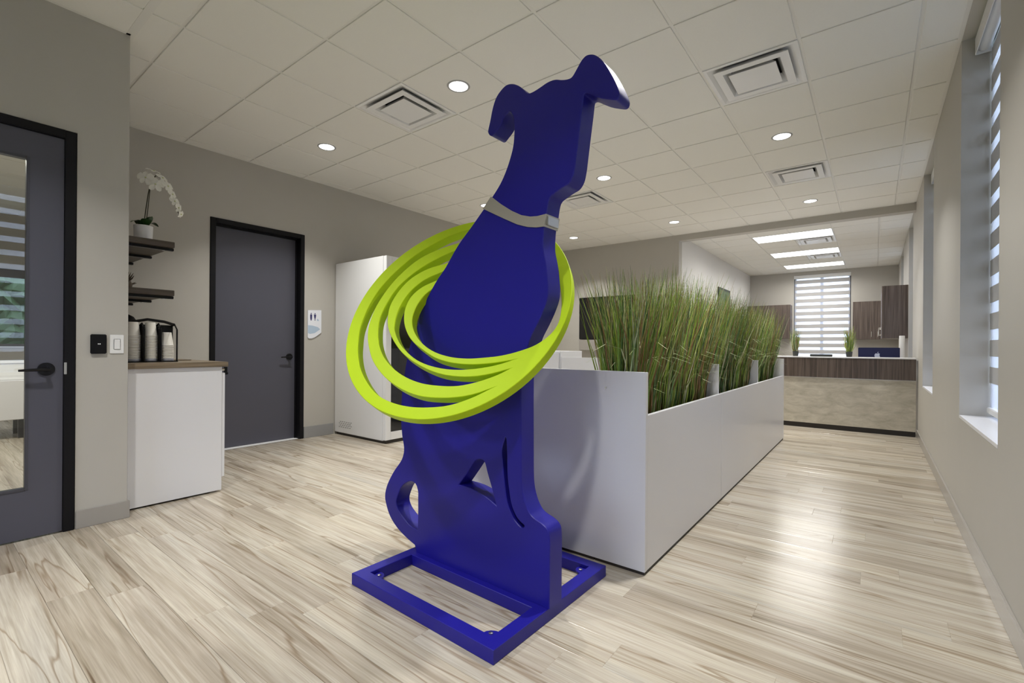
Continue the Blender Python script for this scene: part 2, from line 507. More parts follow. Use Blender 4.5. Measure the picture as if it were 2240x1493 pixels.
# ------------------------------------------------------------------ doors
def lever(parent, x, y, z, dirn, org):
    h = MB()
    # round rose on the leaf, neck and lever pointing to -Y
    def ring(u, v, t): return (x + t, y + u, z + v)
    poly = [(0.038 * math.cos(2 * PI * k / 28), 0.038 * math.sin(2 * PI * k / 28)) for k in range(28)]
    h.prism(poly, ring, 0.0, 0.010)
    r = h.build('lever_rose', 'blackmetal', parent, org, bevel=0.002)
    k = MB().tube([(x + 0.008, y, z), (x + 0.055, y, z)], 0.011, 12)
    k.tube([(x + 0.055, y + 0.012, z), (x + 0.056, y - 0.03, z), (x + 0.055, y - 0.075, z - 0.001), (x + 0.052, y - 0.118, z - 0.003)], 0.010, 10, [1, 0.95, 0.8, 0.62])
    k.build('lever_handle', 'blackmetal', parent, org, smooth=True)
    return r

d1 = thing('door_1', 'slate grey entry door with a tall glass panel and black frame', None, (XF, 0.125, 0), kind='structure')
OD = d1.location.copy()
f = MB().box(XF - 0.125, XF + 0.012, D1[0] + 0.004, D1[0] + 0.054, 0, D1[2] - 0.004).box(XF - 0.125, XF + 0.012, D1[1] - 0.054, D1[1] - 0.004, 0, D1[2] - 0.004)
f.box(XF - 0.125, XF + 0.012, D1[0] + 0.054, D1[1] - 0.054, D1[2] - 0.054, D1[2] - 0.004)
f.build('door_frame', 'black', d1, bevel=0.003)
ly0, ly1, lz1 = D1[0] + 0.056, D1[1] - 0.056, D1[2] - 0.056
gy0, gy1, gz0, gz1 = ly0 + 0.15, 0.437, 0.28, 2.178
X0, X1 = XF - 0.052, XF - 0.006
l = MB().box(X0, X1, ly0, gy0, 0.006, lz1).box(X0, X1, gy1, ly1, 0.006, lz1).box(X0, X1, gy0, gy1, 0.006, gz0).box(X0, X1, gy0, gy1, gz1, lz1)
leaf = l.build('door_leaf', 'slate', d1)
bd = MB()
for (a, b, c, d) in ((gy0, gy0 + 0.014, gz0, gz1), (gy1 - 0.014, gy1, gz0, gz1), (gy0 + 0.014, gy1 - 0.014, gz0, gz0 + 0.014), (gy0 + 0.014, gy1 - 0.014, gz1 - 0.014, gz1)):
    bd.box(X0 + 0.006, X1 + 0.004, a, b, c, d)
bd.build('glazing_bead', 'bead', d1, bevel=0.002)
MB().box(XF - 0.030, XF - 0.026, gy0 + 0.012, gy1 - 0.012, gz0 + 0.012, gz1 - 0.012).build('glass_panel', 'glass', d1)
lever(d1, X1, 0.508, 0.967, -1, None)
sp = MB().box(XF + 0.0115, XF + 0.014, D1[1] - 0.054, D1[1] - 0.042, 0.935, 1.005)
tag(sp.build('strike_plate', 'steel', d1, bevel=0.001), 'steel strike plate')

d2 = thing('door_2', 'plain slate grey door in a black frame beside the restroom sign', None, (XL, 2.425, 0), kind='structure')
f = MB().box(XL - 0.16, XL + 0.012, D2[0] + 0.002, D2[0] + 0.052, 0, D2[2] - 0.002).box(XL - 0.16, XL + 0.012, D2[1] - 0.052, D2[1] - 0.002, 0, D2[2] - 0.002)
f.box(XL - 0.16, XL + 0.012, D2[0] + 0.052, D2[1] - 0.052, D2[2] - 0.052, D2[2] - 0.002)
f.build('door_frame', 'black', d2, bevel=0.003)
st = MB().box(XL - 0.09, XL - 0.075, D2[0] + 0.052, D2[0] + 0.066, 0, D2[2] - 0.052).box(XL - 0.09, XL - 0.075, D2[1] - 0.066, D2[1] - 0.052, 0, D2[2] - 0.052).box(XL - 0.09, XL - 0.075, D2[0] + 0.066, D2[1] - 0.066, D2[2] - 0.066, D2[2] - 0.052)
st.build('door_stop', 'black', d2)
MB().box(XL - 0.138, XL - 0.094, D2[0] + 0.054, D2[1] - 0.054, 0.006, D2[2] - 0.055).build('door_leaf', 'slate', d2, bevel=0.001)
lever(d2, XL - 0.094, 2.80, 0.975, -1, None)
tag(MB().box(XL - 0.15, XL - 0.02, D2[0] + 0.054, D2[1] - 0.054, 0.0, 0.005).build('threshold', 'whiteedge', d2), 'pale threshold strip')
structure(MB().box(XL - 0.26, XL - 0.17, 1.7, 3.15, 0, HC).build('door_light_blocker', 'wall'), 'unseen board added behind the slate door to block light')  # added out of sight, stops outdoor light leaking under the door

# ------------------------------------------------------------------ windows in the right wall
def shade_bands(parent, fn, z0, z1, period, opaque, depth_dir):
    z = z1 - opaque
    while z > z0:
        fn(z, z + opaque).build('shade_band', 'band', parent)
        z -= period
for n, (ya, yb) in enumerate(WIN):
    w = thing('window_%d' % (n + 1), 'deep set window with striped roller shade, %s along the right wall' % ['beside the viewer', 'nearest in view', 'second in view', 'beside the reception desk', 'farthest'][n], None, (XR + 0.13, (ya + yb) / 2, SILL), kind='structure')
    MB().box(XR - 0.001, XR + 0.255, ya + 0.003, yb - 0.003, SILL - 0.018, SILL).build('window_sill', 'sill', w)
    xw = XR + 0.20
    f = MB()
    for (a, b, c, d) in ((ya + 0.005, ya + 0.05, SILL, HC - 0.01), (yb - 0.05, yb - 0.005, SILL, HC - 0.01), ((ya + yb) / 2 - 0.025, (ya + yb) / 2 + 0.025, SILL + 0.045, HC - 0.06), (ya + 0.05, yb - 0.05, SILL, SILL + 0.045), (ya + 0.05, yb - 0.05, HC - 0.06, HC - 0.01)):
        f.box(xw, xw + 0.05, a, b, c, d)
    f.build('window_frame', 'alum', w)
    MB().box(xw + 0.02, xw + 0.026, ya + 0.05, yb - 0.05, SILL + 0.045, HC - 0.06).build('window_pane', 'winglass', w)
    xs = XR + 0.135
    MB().tube([(xs - 0.035, ya + 0.02, HC - 0.075), (xs - 0.035, yb - 0.02, HC - 0.075)], 0.036, 16).build('shade_roller', 'whiteplastic', w, smooth=True)
    MB().box(xs - 0.075, xs - 0.070, ya + 0.015, yb - 0.015, HC - 0.125, HC - 0.02).box(xs - 0.075, xs + 0.01, yb - 0.018, yb - 0.013, HC - 0.125, HC - 0.02).build('shade_fascia', 'whiteplastic', w, bevel=0.002)
    MB().box(xs + 0.004, xs + 0.0055, ya + 0.012, yb - 0.010, SILL + 0.06, HC - 0.09).build('shade_sheer', 'sheer', w)
    shade_bands(w, lambda z0, z1: MB().box(xs, xs + 0.002, ya + 0.012, yb - 0.010, z0, z1), SILL + 0.07, HC - 0.11, 0.165, 0.100, 0)
    MB().box(xs - 0.014, xs + 0.014, ya + 0.028, yb - 0.028, SILL + 0.025, SILL + 0.062).build('shade_bottom_rail', 'whiteplastic', w, bevel=0.004)

w = thing('window_6', 'tall window with striped roller shade in the end wall', None, ((BW[0] + BW[1]) / 2, YE, BW[2]), kind='structure')
f = MB()
xm = (BW[0] + BW[1]) / 2
for (a, b, c, d) in ((BW[0], BW[0] + 0.05, BW[2], BW[3]), (BW[1] - 0.05, BW[1], BW[2], BW[3]), (xm - 0.035, xm + 0.035, BW[2] + 0.05, BW[3] - 0.05), (BW[0] + 0.05, BW[1] - 0.05, BW[2], BW[2] + 0.05), (BW[0] + 0.05, BW[1] - 0.05, BW[3] - 0.05, BW[3])):
    f.box(a, b, YE + 0.10, YE + 0.15, c, d)
f.build('window_frame', 'alum', w)
MB().box(BW[0] + 0.05, BW[1] - 0.05, YE + 0.12, YE + 0.126, BW[2] + 0.05, BW[3] - 0.05).build('window_pane', 'winglass', w)
MB().box(BW[0], BW[1], YE - 0.01, YE + 0.06, BW[3] - 0.09, BW[3] - 0.005).build('shade_fascia', 'whiteplastic', w, bevel=0.004)
MB().box(BW[0] + 0.02, BW[1] - 0.02, YE + 0.034, YE + 0.0355, BW[2] + 0.04, BW[3] - 0.09).build('shade_sheer', 'sheer', w)
shade_bands(w, lambda z0, z1: MB().box(BW[0] + 0.02, BW[1] - 0.02, YE + 0.028, YE + 0.030, z0, z1), BW[2] + 0.05, BW[3] - 0.13, 0.165, 0.095, 0)

# ------------------------------------------------------------------ ceiling fixtures
def area(name, parent, loc, size, watts, col, spread=PI * 0.9, shape='DISK', sy=None):
    d = bpy.data.lights.new(name, 'AREA')
    d.shape = shape; d.size = size
    if sy: d.size_y = sy
    d.energy = watts; d.color = col; d.spread = spread
    o = bpy.data.objects.new(name, d); C.objects.link(o)
    o.parent = parent; o.location = loc
    return o
DLAB = {(2, 2): 'round recessed downlight left of the dog head', (-1, 2): 'round recessed downlight above the slate door side of the ceiling',
        (5, 6): 'round recessed downlight between the two right-hand ceiling vents', (2, 6): 'round recessed downlight just right of the dog muzzle',
        (-1, 6): 'round recessed downlight half hidden behind the dog neck', (5, 10): 'small round downlight just before the header beam on the right',
        (2, 10): 'small round downlight near the header beam in the middle', (-1, 10): 'small round downlight near the far wall by the dog collar',
        (5, 2): 'round recessed downlight above the right of the view, nearest the window wall', (2, -2): 'round recessed downlight behind the viewer on the entry side', (5, -2): 'round recessed downlight behind the viewer near the windows'}
for (i, j) in [(2, 2), (-1, 2), (5, 6), (2, 6), (-1, 6), (5, 10), (2, 10), (-1, 10), (5, 2), (2, -2), (5, -2)]:
    x, y = GX + (i + 0.5) * T, GY + (j + 0.5) * T
    t = thing('downlight', DLAB[(i, j)], 'ceiling light', (x, y, HC), group='round recessed downlights')
    prof = [(0.068, 0.0), (0.084, -0.003), (0.088, -0.001), (0.088, 0.0)]
    tr = MB()
    tr.lathe([(0.070, HC + 0.001), (0.072, HC - 0.004), (0.084, HC - 0.005), (0.089, HC - 0.001)], x, y, 32, caps=False)
    tr.build('trim_ring', 'trimgrey', t, smooth=True)
    MB().lathe([(0.074, HC - 0.001), (0.074, HC - 0.0025)], x, y, 32).build('lens', 'lens', t)
    area('lamp', t, (0, 0, -0.008), 0.14, DOWNLIGHT_W, WARM, spread=PI * 0.60)

VLAB = {(1, 2): 'square white ceiling vent left of the dog head', (5, 4): 'large square white ceiling vent at upper right', (5, 8): 'square white ceiling vent behind the upper right one', (1, 7): 'square ceiling vent partly behind the dog muzzle', (5, -1): 'square ceiling vent behind the viewer near the windows', (1, -2): 'square ceiling vent behind the viewer on the entry side'}
def vent(x, y, label, group):
    t = thing('ceiling_vent', label, 'vent', (x, y, HC), group=group)
    h = T / 2 - 0.010
    MB().box(x - h, x + h, y - h, y + h, HC + 0.085, HC + 0.09).build('vent_backing', 'void', t)
    def sq(m, prof):
        b = len(m.v)
        for (r, z) in prof:
            m.v += [(x - r, y - r, HC + z), (x + r, y - r, HC + z), (x + r, y + r, HC + z), (x - r, y + r, HC + z)]
        for i in range(len(prof) - 1):
            for k in range(4):
                m.f.append((b + 4 * i + k, b + 4 * i + (k + 1) % 4, b + 4 * i + 4 + (k + 1) % 4, b + 4 * i + 4 + k))
        return m
    sq(MB(), [(h, 0.012), (h, -0.001), (0.272, -0.002), (0.160, 0.056)]).build('vent_frame', 'whitemetal', t)
    sq(MB(), [(0.175, 0.048), (0.236, -0.010), (0.234, -0.012), (0.183, -0.012), (0.150, 0.045)]).build('vent_louver', 'whitemetal', t)
    c = MB(); sq(c, [(0.10, 0.048), (0.152, -0.013), (0.150, -0.016)]); c.f.append((11, 10, 9, 8)); c.build('vent_plate', 'whitemetal', t)
for (i, j) in VENTS:
    vent(GX + (i + 0.5) * T, GY + (j + 0.5) * T, VLAB[(i, j)], 'square ceiling vents')
for k, (i, j) in enumerate(sorted(BV)):
    vent(BGX + (i + 0.5) * T, BGY + (j + 0.5) * T, ['square vent between the first and second light panels over reception', 'square vent between the second and third light panels over reception'][k], 'square ceiling vents')
for k, j in enumerate((0, 3, 6)):
    x0, x1, y0, y1 = BGX, BGX + 2 * T, BGY + j * T, BGY + (j + 1) * T
    t = thing('troffer_light', ['nearest', 'middle', 'farthest'][k] + ' of the three flat rectangular light panels over reception', 'light panel', ((x0 + x1) / 2, (y0 + y1) / 2, HC), group='flat light panels over reception')
    f = MB()
    e = 0.022
    for q in ((x0 + .008, x1 - .008, y0 + .008, y0 + e), (x0 + .008, x1 - .008, y1 - e, y1 - .008), (x0 + .008, x0 + e, y0 + e, y1 - e), (x1 - e, x1 - .008, y0 + e, y1 - e)):
        f.box(*q, HC - 0.002, HC + 0.03)
    f.build('panel_frame', 'whitemetal', t)
    MB().box(x0 + e, x1 - e, y0 + e, y1 - e, HC + 0.002, HC + 0.012).build('panel_diffuser', 'trofflens', t)
    area('lamp', t, (0, 0, -0.006), 1.15, TROFFER_W, (1, 0.97, 0.92), spread=PI * 0.9, shape='RECTANGLE', sy=0.55)

# ------------------------------------------------------------------ the dog sculpture
SC = (-1.485, 1.69, 0)
dog = thing('dog_sculpture', 'tall blue metal dog silhouette sculpture with lime hoops around its body', 'sculpture', SC, -0.022)
OUTER=[(0.073,1.745),(0.122,1.789),(0.169,1.838),(0.202,1.889),(0.226,1.941),(0.241,1.988),(0.246,2.038),(0.246,2.076),(0.241,2.112),(0.224,2.141),(0.208,2.138),(0.187,2.122),(0.17,2.098),(0.143,2.077),(0.123,2.064),(0.105,2.07),(0.094,2.086),(0.095,2.099),(0.105,2.13),(0.12,2.185),(0.139,2.225),(0.165,2.249),(0.199,2.264),(0.236,2.257),(0.272,2.235),(0.296,2.211),(0.32,2.189),(0.344,2.186),(0.381,2.192),(0.418,2.2),(0.454,2.199),(0.489,2.186),(0.517,2.179),(0.537,2.182),(0.557,2.204),(0.577,2.228),(0.596,2.24),(0.615,2.239),(0.638,2.228),(0.666,2.2),(0.691,2.16),(0.715,2.114),(0.733,2.072),(0.74,2.048),(0.736,2.033),(0.725,2.029),(0.701,2.038),(0.667,2.054),(0.636,2.074),(0.61,2.092),(0.597,2.096),(0.59,2.09),(0.585,2.052),(0.572,1.958),(0.561,1.875),(0.554,1.826),(0.544,1.788),(0.524,1.763),(0.493,1.752),(0.458,1.738),(0.436,1.725),(0.426,1.7),(0.419,1.659),(0.408,1.612),(0.404,1.552),(0.406,1.514),(0.418,1.463),(0.426,1.406),(0.43,1.362),(0.427,1.318),(0.408,1.269),(0.378,1.213),(0.347,1.163),(0.331,1.124),(0.309,1.056),(0.297,0.997),(0.296,0.929),(0.296,0.88),(0.298,0.692),(0.301,0.541),(0.314,0.476),(0.338,0.429),(0.366,0.406),(0.411,0.391),(0.438,0.372),(0.447,0.338),(0.448,0.244),(0.448,0.152),(0.448,0.052,1),(0.094,0.052,1),(-0.381,0.052,1),(-0.396,0.086,1),(-0.468,0.107),(-0.543,0.139),(-0.606,0.187),(-0.642,0.247),(-0.652,0.294),(-0.632,0.356),(-0.578,0.434),(-0.517,0.501),(-0.495,0.542),(-0.491,0.581),(-0.507,0.645),(-0.516,0.72),(-0.516,0.766),(-0.509,0.869),(-0.48,1.011),(-0.444,1.123),(-0.407,1.192),(-0.382,1.232),(-0.359,1.302),(-0.3,1.377),(-0.244,1.442),(-0.178,1.504),(-0.095,1.598),(-0.009,1.672)]
TAIL=[(-0.552,0.276),(-0.538,0.317),(-0.508,0.366),(-0.464,0.398),(-0.427,0.411),(-0.392,0.402),(-0.374,0.369),(-0.373,0.332),(-0.372,0.278),(-0.373,0.168,1),(-0.439,0.179),(-0.499,0.212),(-0.537,0.241)]
TRI=[(-0.076,0.46,1),(-0.026,0.522),(0.02,0.581),(0.04,0.596),(0.062,0.602),(0.087,0.594),(0.106,0.545),(0.134,0.479),(0.159,0.413,1),(0.097,0.438),(0.008,0.457)]
SLOT=[(0.209,0.722,1),(0.189,0.661),(0.195,0.607),(0.206,0.523),(0.222,0.441),(0.252,0.386),(0.276,0.364),(0.3,0.35),(0.313,0.353),(0.315,0.363),(0.293,0.374),(0.272,0.391),(0.247,0.431),(0.232,0.49),(0.221,0.565),(0.218,0.657),(0.214,0.711)]
def smooth_loop(pts, n=4):
    out = []
    N = len(pts)
    for i in range(N):
        p0, p1, p2, p3 = (pts[(i + k - 1) % N] for k in range(4))
        c1, c2 = len(p1) > 2, len(p2) > 2
        for k in range(n):
            t = k / n
            m1 = [0.5 * (p2[a] - p0[a]) if not c1 else (p2[a] - p1[a]) for a in (0, 1)]
            m2 = [0.5 * (p3[a] - p1[a]) if not c2 else (p2[a] - p1[a]) for a in (0, 1)]
            h = (2 * t**3 - 3 * t**2 + 1, t**3 - 2 * t**2 + t, -2 * t**3 + 3 * t**2, t**3 - t**2)
            out.append(tuple(h[0] * p1[a] + h[1] * m1[a] + h[2] * p2[a] + h[3] * m2[a] for a in (0, 1)))
    return out
def plate(name, loops, thick, bev, mat, parent, mtx):
    """flat plate with holes, cut from 2D loops, thickness centred on its plane; mtx places it in parent space"""
    cu = bpy.data.curves.new(name, 'CURVE'); cu.dimensions = '2D'; cu.fill_mode = 'BOTH'
    cu.extrude = thick / 2 - bev; cu.bevel_depth = bev; cu.bevel_resolution = 0; cu.offset = -bev
    for lp in loops:
        sp = cu.splines.new('POLY'); sp.points.add(len(lp) - 1)
        for k, (u, v) in enumerate(lp): sp.points[k].co = (u, v, 0, 1)
        sp.use_cyclic_u = True
    tmp = bpy.data.objects.new(name, cu); C.objects.link(tmp)
    bpy.context.view_layer.update()
    me = bpy.data.meshes.new_from_object(tmp.evaluated_get(bpy.context.evaluated_depsgraph_get()))
    bpy.data.objects.remove(tmp); bpy.data.curves.remove(cu)
    me.name = name
    bm = bmesh.new(); bm.from_mesh(me)
    bmesh.ops.remove_doubles(bm, verts=bm.verts, dist=0.0002)
    bmesh.ops.recalc_face_normals(bm, faces=bm.faces)
    bm.to_mesh(me); bm.free()
    me.transform(mtx)
    for p in me.polygons: p.use_smooth = True
    me.set_sharp_from_angle(angle=math.radians(28))
    me.materials.clear(); me.materials.append(M[mat])
    return link(name, me, parent)
PY0, PT = -0.0752, 0.093
def upright(yc): return Matrix(((1, 0, 0, 0), (0, 0, -1, yc), (0, 1, 0, 0), (0, 0, 0, 1)))
plate('dog_body', [smooth_loop(q) for q in (OUTER, TAIL, TRI, SLOT)], PT, 0.003, 'blue', dog, upright(PY0 + PT / 2))
COLT=[(0.119,1.790),(0.178,1.745),(0.237,1.706),(0.293,1.677),(0.34,1.663),(0.378,1.659),(0.421,1.661)]
COLB=[(0.411,1.611),(0.371,1.613),(0.325,1.622),(0.27,1.641),(0.196,1.678),(0.135,1.71),(0.070,1.744)]
plate('collar', [COLT + COLB], PT + 0.010, 0.001, 'champagne', dog, upright(PY0 + PT / 2))
bk = MB().box(0.414, 0.424, PY0 + 0.006, PY0 + PT - 0.006, 1.618, 1.655)
tag(bk.build('collar_buckle', 'steel', dog, org=(0, 0, 0), bevel=0.002), 'polished silver tag on the collar edge')
# hoops: one sheet with three crescent slots and an open centre, tilted around the body
HOLE=[(-0.161,0.119),(-0.196,0.075),(-0.212,0.016),(-0.211,-0.052),(-0.19,-0.109),(-0.148,-0.165),(-0.086,-0.218),(-0.006,-0.26),(0.083,-0.284),(0.17,-0.291),(0.252,-0.285),(0.338,-0.272),(0.418,-0.247),(0.483,-0.215),(0.536,-0.163),(0.561,-0.102),(0.56,-0.026),(0.547,0.045),(0.526,0.118),(0.5,0.215),(0.45,0.28),(0.37,0.315),(0.25,0.305),(0.12,0.272),(0.0,0.222),(-0.09,0.172)]
SA=[(-0.077,0.532),(-0.153,0.51),(-0.225,0.477),(-0.353,0.383),(-0.448,0.259),(-0.507,0.13),(-0.524,0.005),(-0.515,-0.115),(-0.486,-0.202),(-0.453,-0.275),(-0.399,-0.354),(-0.325,-0.428),(-0.239,-0.489),(-0.149,-0.523),(-0.046,-0.54),(0.054,-0.538),(0.154,-0.522),(0.246,-0.484),(0.332,-0.432,1),(0.255,-0.465),(0.173,-0.484),(0.085,-0.491),(-0.01,-0.486),(-0.118,-0.456),(-0.232,-0.4),(-0.337,-0.318),(-0.407,-0.229),(-0.447,-0.155),(-0.469,-0.077),(-0.473,0.024),(-0.45,0.138),(-0.402,0.245),(-0.32,0.346),(-0.204,0.41),(-0.098,0.44),(0.02,0.462),(0.15,0.462),(0.25,0.45),(0.33,0.425,1),(0.25,0.485),(0.15,0.522),(0.03,0.54)]
SB=[(-0.126,0.375),(-0.231,0.316),(-0.321,0.239),(-0.384,0.146),(-0.411,0.042),(-0.414,-0.058),(-0.387,-0.145),(-0.346,-0.22),(-0.286,-0.29),(-0.209,-0.349),(-0.115,-0.396),(-0.016,-0.424),(0.081,-0.432),(0.171,-0.428),(0.254,-0.406),(0.332,-0.373),(0.391,-0.337,1),(0.31,-0.364),(0.232,-0.38),(0.143,-0.383),(0.046,-0.37),(-0.063,-0.333),(-0.167,-0.28),(-0.255,-0.21),(-0.329,-0.127),(-0.367,-0.049),(-0.383,0.031),(-0.366,0.124),(-0.319,0.207),(-0.234,0.266),(-0.13,0.297),(0.0,0.348),(0.12,0.375),(0.27,0.378,1),(0.12,0.415),(0.0,0.412)]
SCR=[(-0.143,0.233),(-0.227,0.19),(-0.287,0.12),(-0.314,0.039),(-0.316,-0.04),(-0.296,-0.118),(-0.244,-0.192),(-0.178,-0.25),(-0.09,-0.304),(0.003,-0.335),(0.102,-0.349),(0.193,-0.346),(0.279,-0.332),(0.34,-0.315),(0.396,-0.293,1),(0.33,-0.307),(0.26,-0.317),(0.179,-0.321),(0.091,-0.313),(0.004,-0.29),(-0.086,-0.244),(-0.165,-0.192),(-0.224,-0.128),(-0.262,-0.061),(-0.279,0.008),(-0.272,0.078),(-0.227,0.138),(-0.149,0.181),(-0.05,0.235),(0.08,0.282),(0.2,0.315),(0.3,0.33,1),(0.2,0.335),(0.08,0.318),(-0.05,0.282)]
RING=[(0.597 * math.cos(2 * PI * k / 120), 0.597 * math.sin(2 * PI * k / 120)) for k in range(120)]
nn = Vector((0.2035, -0.816, 0.541)).normalized()
HS = 0.979
e1 = Vector((0, 0, 1)).cross(nn).normalized(); e2 = nn.cross(e1)
HT = 0.048
cc = Vector((-1.600, 1.602, 1.3053)) - nn * (HT / 2)
W2 = Matrix(((e1.x, e2.x, nn.x, cc.x), (e1.y, e2.y, nn.y, cc.y), (e1.z, e2.z, nn.z, cc.z), (0, 0, 0, 1)))
inv = (Matrix.Translation(Vector(SC)) @ Matrix.Rotation(-0.022, 4, 'Z')).inverted()
tag(plate('hoops', [[(u * HS, v * HS) for u, v in lp] for lp in [RING] + [smooth_loop(q) for q in (SA, SB, SCR, HOLE)]], HT, 0.002, 'lime', dog, inv @ W2), 'lime green nested hoops ringing the dog body')
def rect(x0, x1, y0, y1): return [(x0, y0), (x1, y0), (x1, y1), (x0, y1)]
plate('base_frame', [rect(-0.438, 0.442, -0.412, 0.42), rect(-0.378, 0.382, -0.352, -0.108), rect(-0.378, 0.382, 0.022, 0.36)], 0.054, 0.002, 'blue', dog, Matrix.Translation((0, 0, 0.027)))
for (x, y, sx, sy) in ((-0.378, -0.352, 1, 1), (0.382, -0.352, -1, 1), (0.382, 0.36, -1, -1), (-0.378, 0.36, 1, -1)):
    poly = [(0, 0), (0.055, 0), (0.06, 0.012), (0.056, 0.03), (0.044, 0.046), (0.026, 0.056), (0.01, 0.058), (0, 0.052)]
    tb = MB().prism(poly, lambda u, v, t: (x + sx * u, y + sy * v, t), 0.028, 0.036).build('anchor_tab', 'blue', dog, org=(0, 0, 0), bevel=0.001)
    MB().lathe([(0.009, 0.036), (0.009, 0.041), (0.004, 0.0425)], x + sx * 0.03, y + sy * 0.028, 12).build('anchor_bolt', 'steel', tb, org=(0, 0, 0))

# ------------------------------------------------------------------ planter and workstation screens
PX0, PX1, P0, P1 = -1.165, -0.885, 2.22, 6.62
pl = thing('planter_divider', 'long white planter divider with tall end panel behind the dog', 'planter', ((PX0 + PX1) / 2, (P0 + P1) / 2, 0))
MB().box(-2.05, PX1, P0, P0 + 0.028, 0.016, 0.996).build('end_panel', 'whitelam', pl, bevel=0.0015)
MB().box(PX0, PX1, P1 - 0.028, P1, 0.016, 0.99).build('end_panel', 'whitelam', pl, bevel=0.0015)
for (a, b) in ((P0 + 0.030, 3.660), (3.666, P1 - 0.030)):
    MB().box(PX1 - 0.024, PX1 - 0.0015, a, b, 0.016, 0.782).build('side_panel', 'whitelam', pl, bevel=0.0012)
MB().box(PX0, PX0 + 0.022, P0 + 0.03, P1 - 0.03, 0.016, 0.782).build('rear_panel', 'whitelam', pl, bevel=0.001)
for yd in (3.652, 5.12):
    MB().box(PX0 + 0.022, PX1 - 0.025, yd, yd + 0.026, 0.60, 0.998).build('divider_panel', 'whitelam', pl, bevel=0.001)
MB().box(PX0 + 0.022, PX1 - 0.025, P0 + 0.03, P1 - 0.03, 0.655, 0.690).build('soil_bed', 'soil', pl)
MB().box(PX0 + 0.006, PX1 - 0.006, P0 + 0.006, P1 - 0.006, 0.0, 0.016).build('plinth', 'kick', pl)
MB().box(-2.04, PX0, P0 + 0.006, P0 + 0.022, 0.0, 0.016).build('plinth', 'kick', pl)
t = thing('workstation_desk', 'white workstation desk hidden behind the planter end panel', 'desk', (-1.6, 3.4, 0))
MB().box(-2.02, PX0 - 0.005, 2.26, 4.41, 0.71, 0.74).build('desktop', 'whitelam', t, bevel=0.002)
for (x, y) in ((-1.96, 2.32), (-1.96, 4.33), (-1.25, 2.32), (-1.25, 4.33)):
    MB().box(x - 0.025, x + 0.025, y - 0.025, y + 0.025, 0, 0.71).build('leg', 'whitemetal', t)
t = thing('privacy_screen', 'low white screen panel seen above the planter end panel', 'screen panel', (-2.0, 4.435, 0))
MB().box(-2.73, PX0 - 0.005, 4.42, 4.45, 0.03, 1.003).build('screen_board', 'whitelam', t, bevel=0.002)
for x in (-2.6, -1.45):
    MB().box(x - 0.03, x + 0.03, 4.40, 4.47, 0, 0.03).build('foot', 'whitemetal', t, bevel=0.002)
t = thing('storage_tower', 'white storage tower standing at the end of the low screen', 'storage cabinet', (-3.0, 4.45, 0))
MB().box(-3.28, -2.74, 4.42, 4.9, 0.03, 1.068).build('tower_body', 'whitelam', t, bevel=0.002)
for k in range(3):
    dr = MB().box(-3.27, -2.75, 4.402, 4.418, 0.05 + k * 0.335, 0.375 + k * 0.335).build('drawer', 'whitelam', t, bevel=0.002)
    MB().box(-3.08, -2.94, 4.388, 4.402, 0.33 + k * 0.335, 0.342 + k * 0.335).build('drawer_pull', 'steel', dr, org=t.location)
MB().box(-3.26, -2.76, 4.44, 4.88, 0, 0.03).build('plinth', 'kick', t)

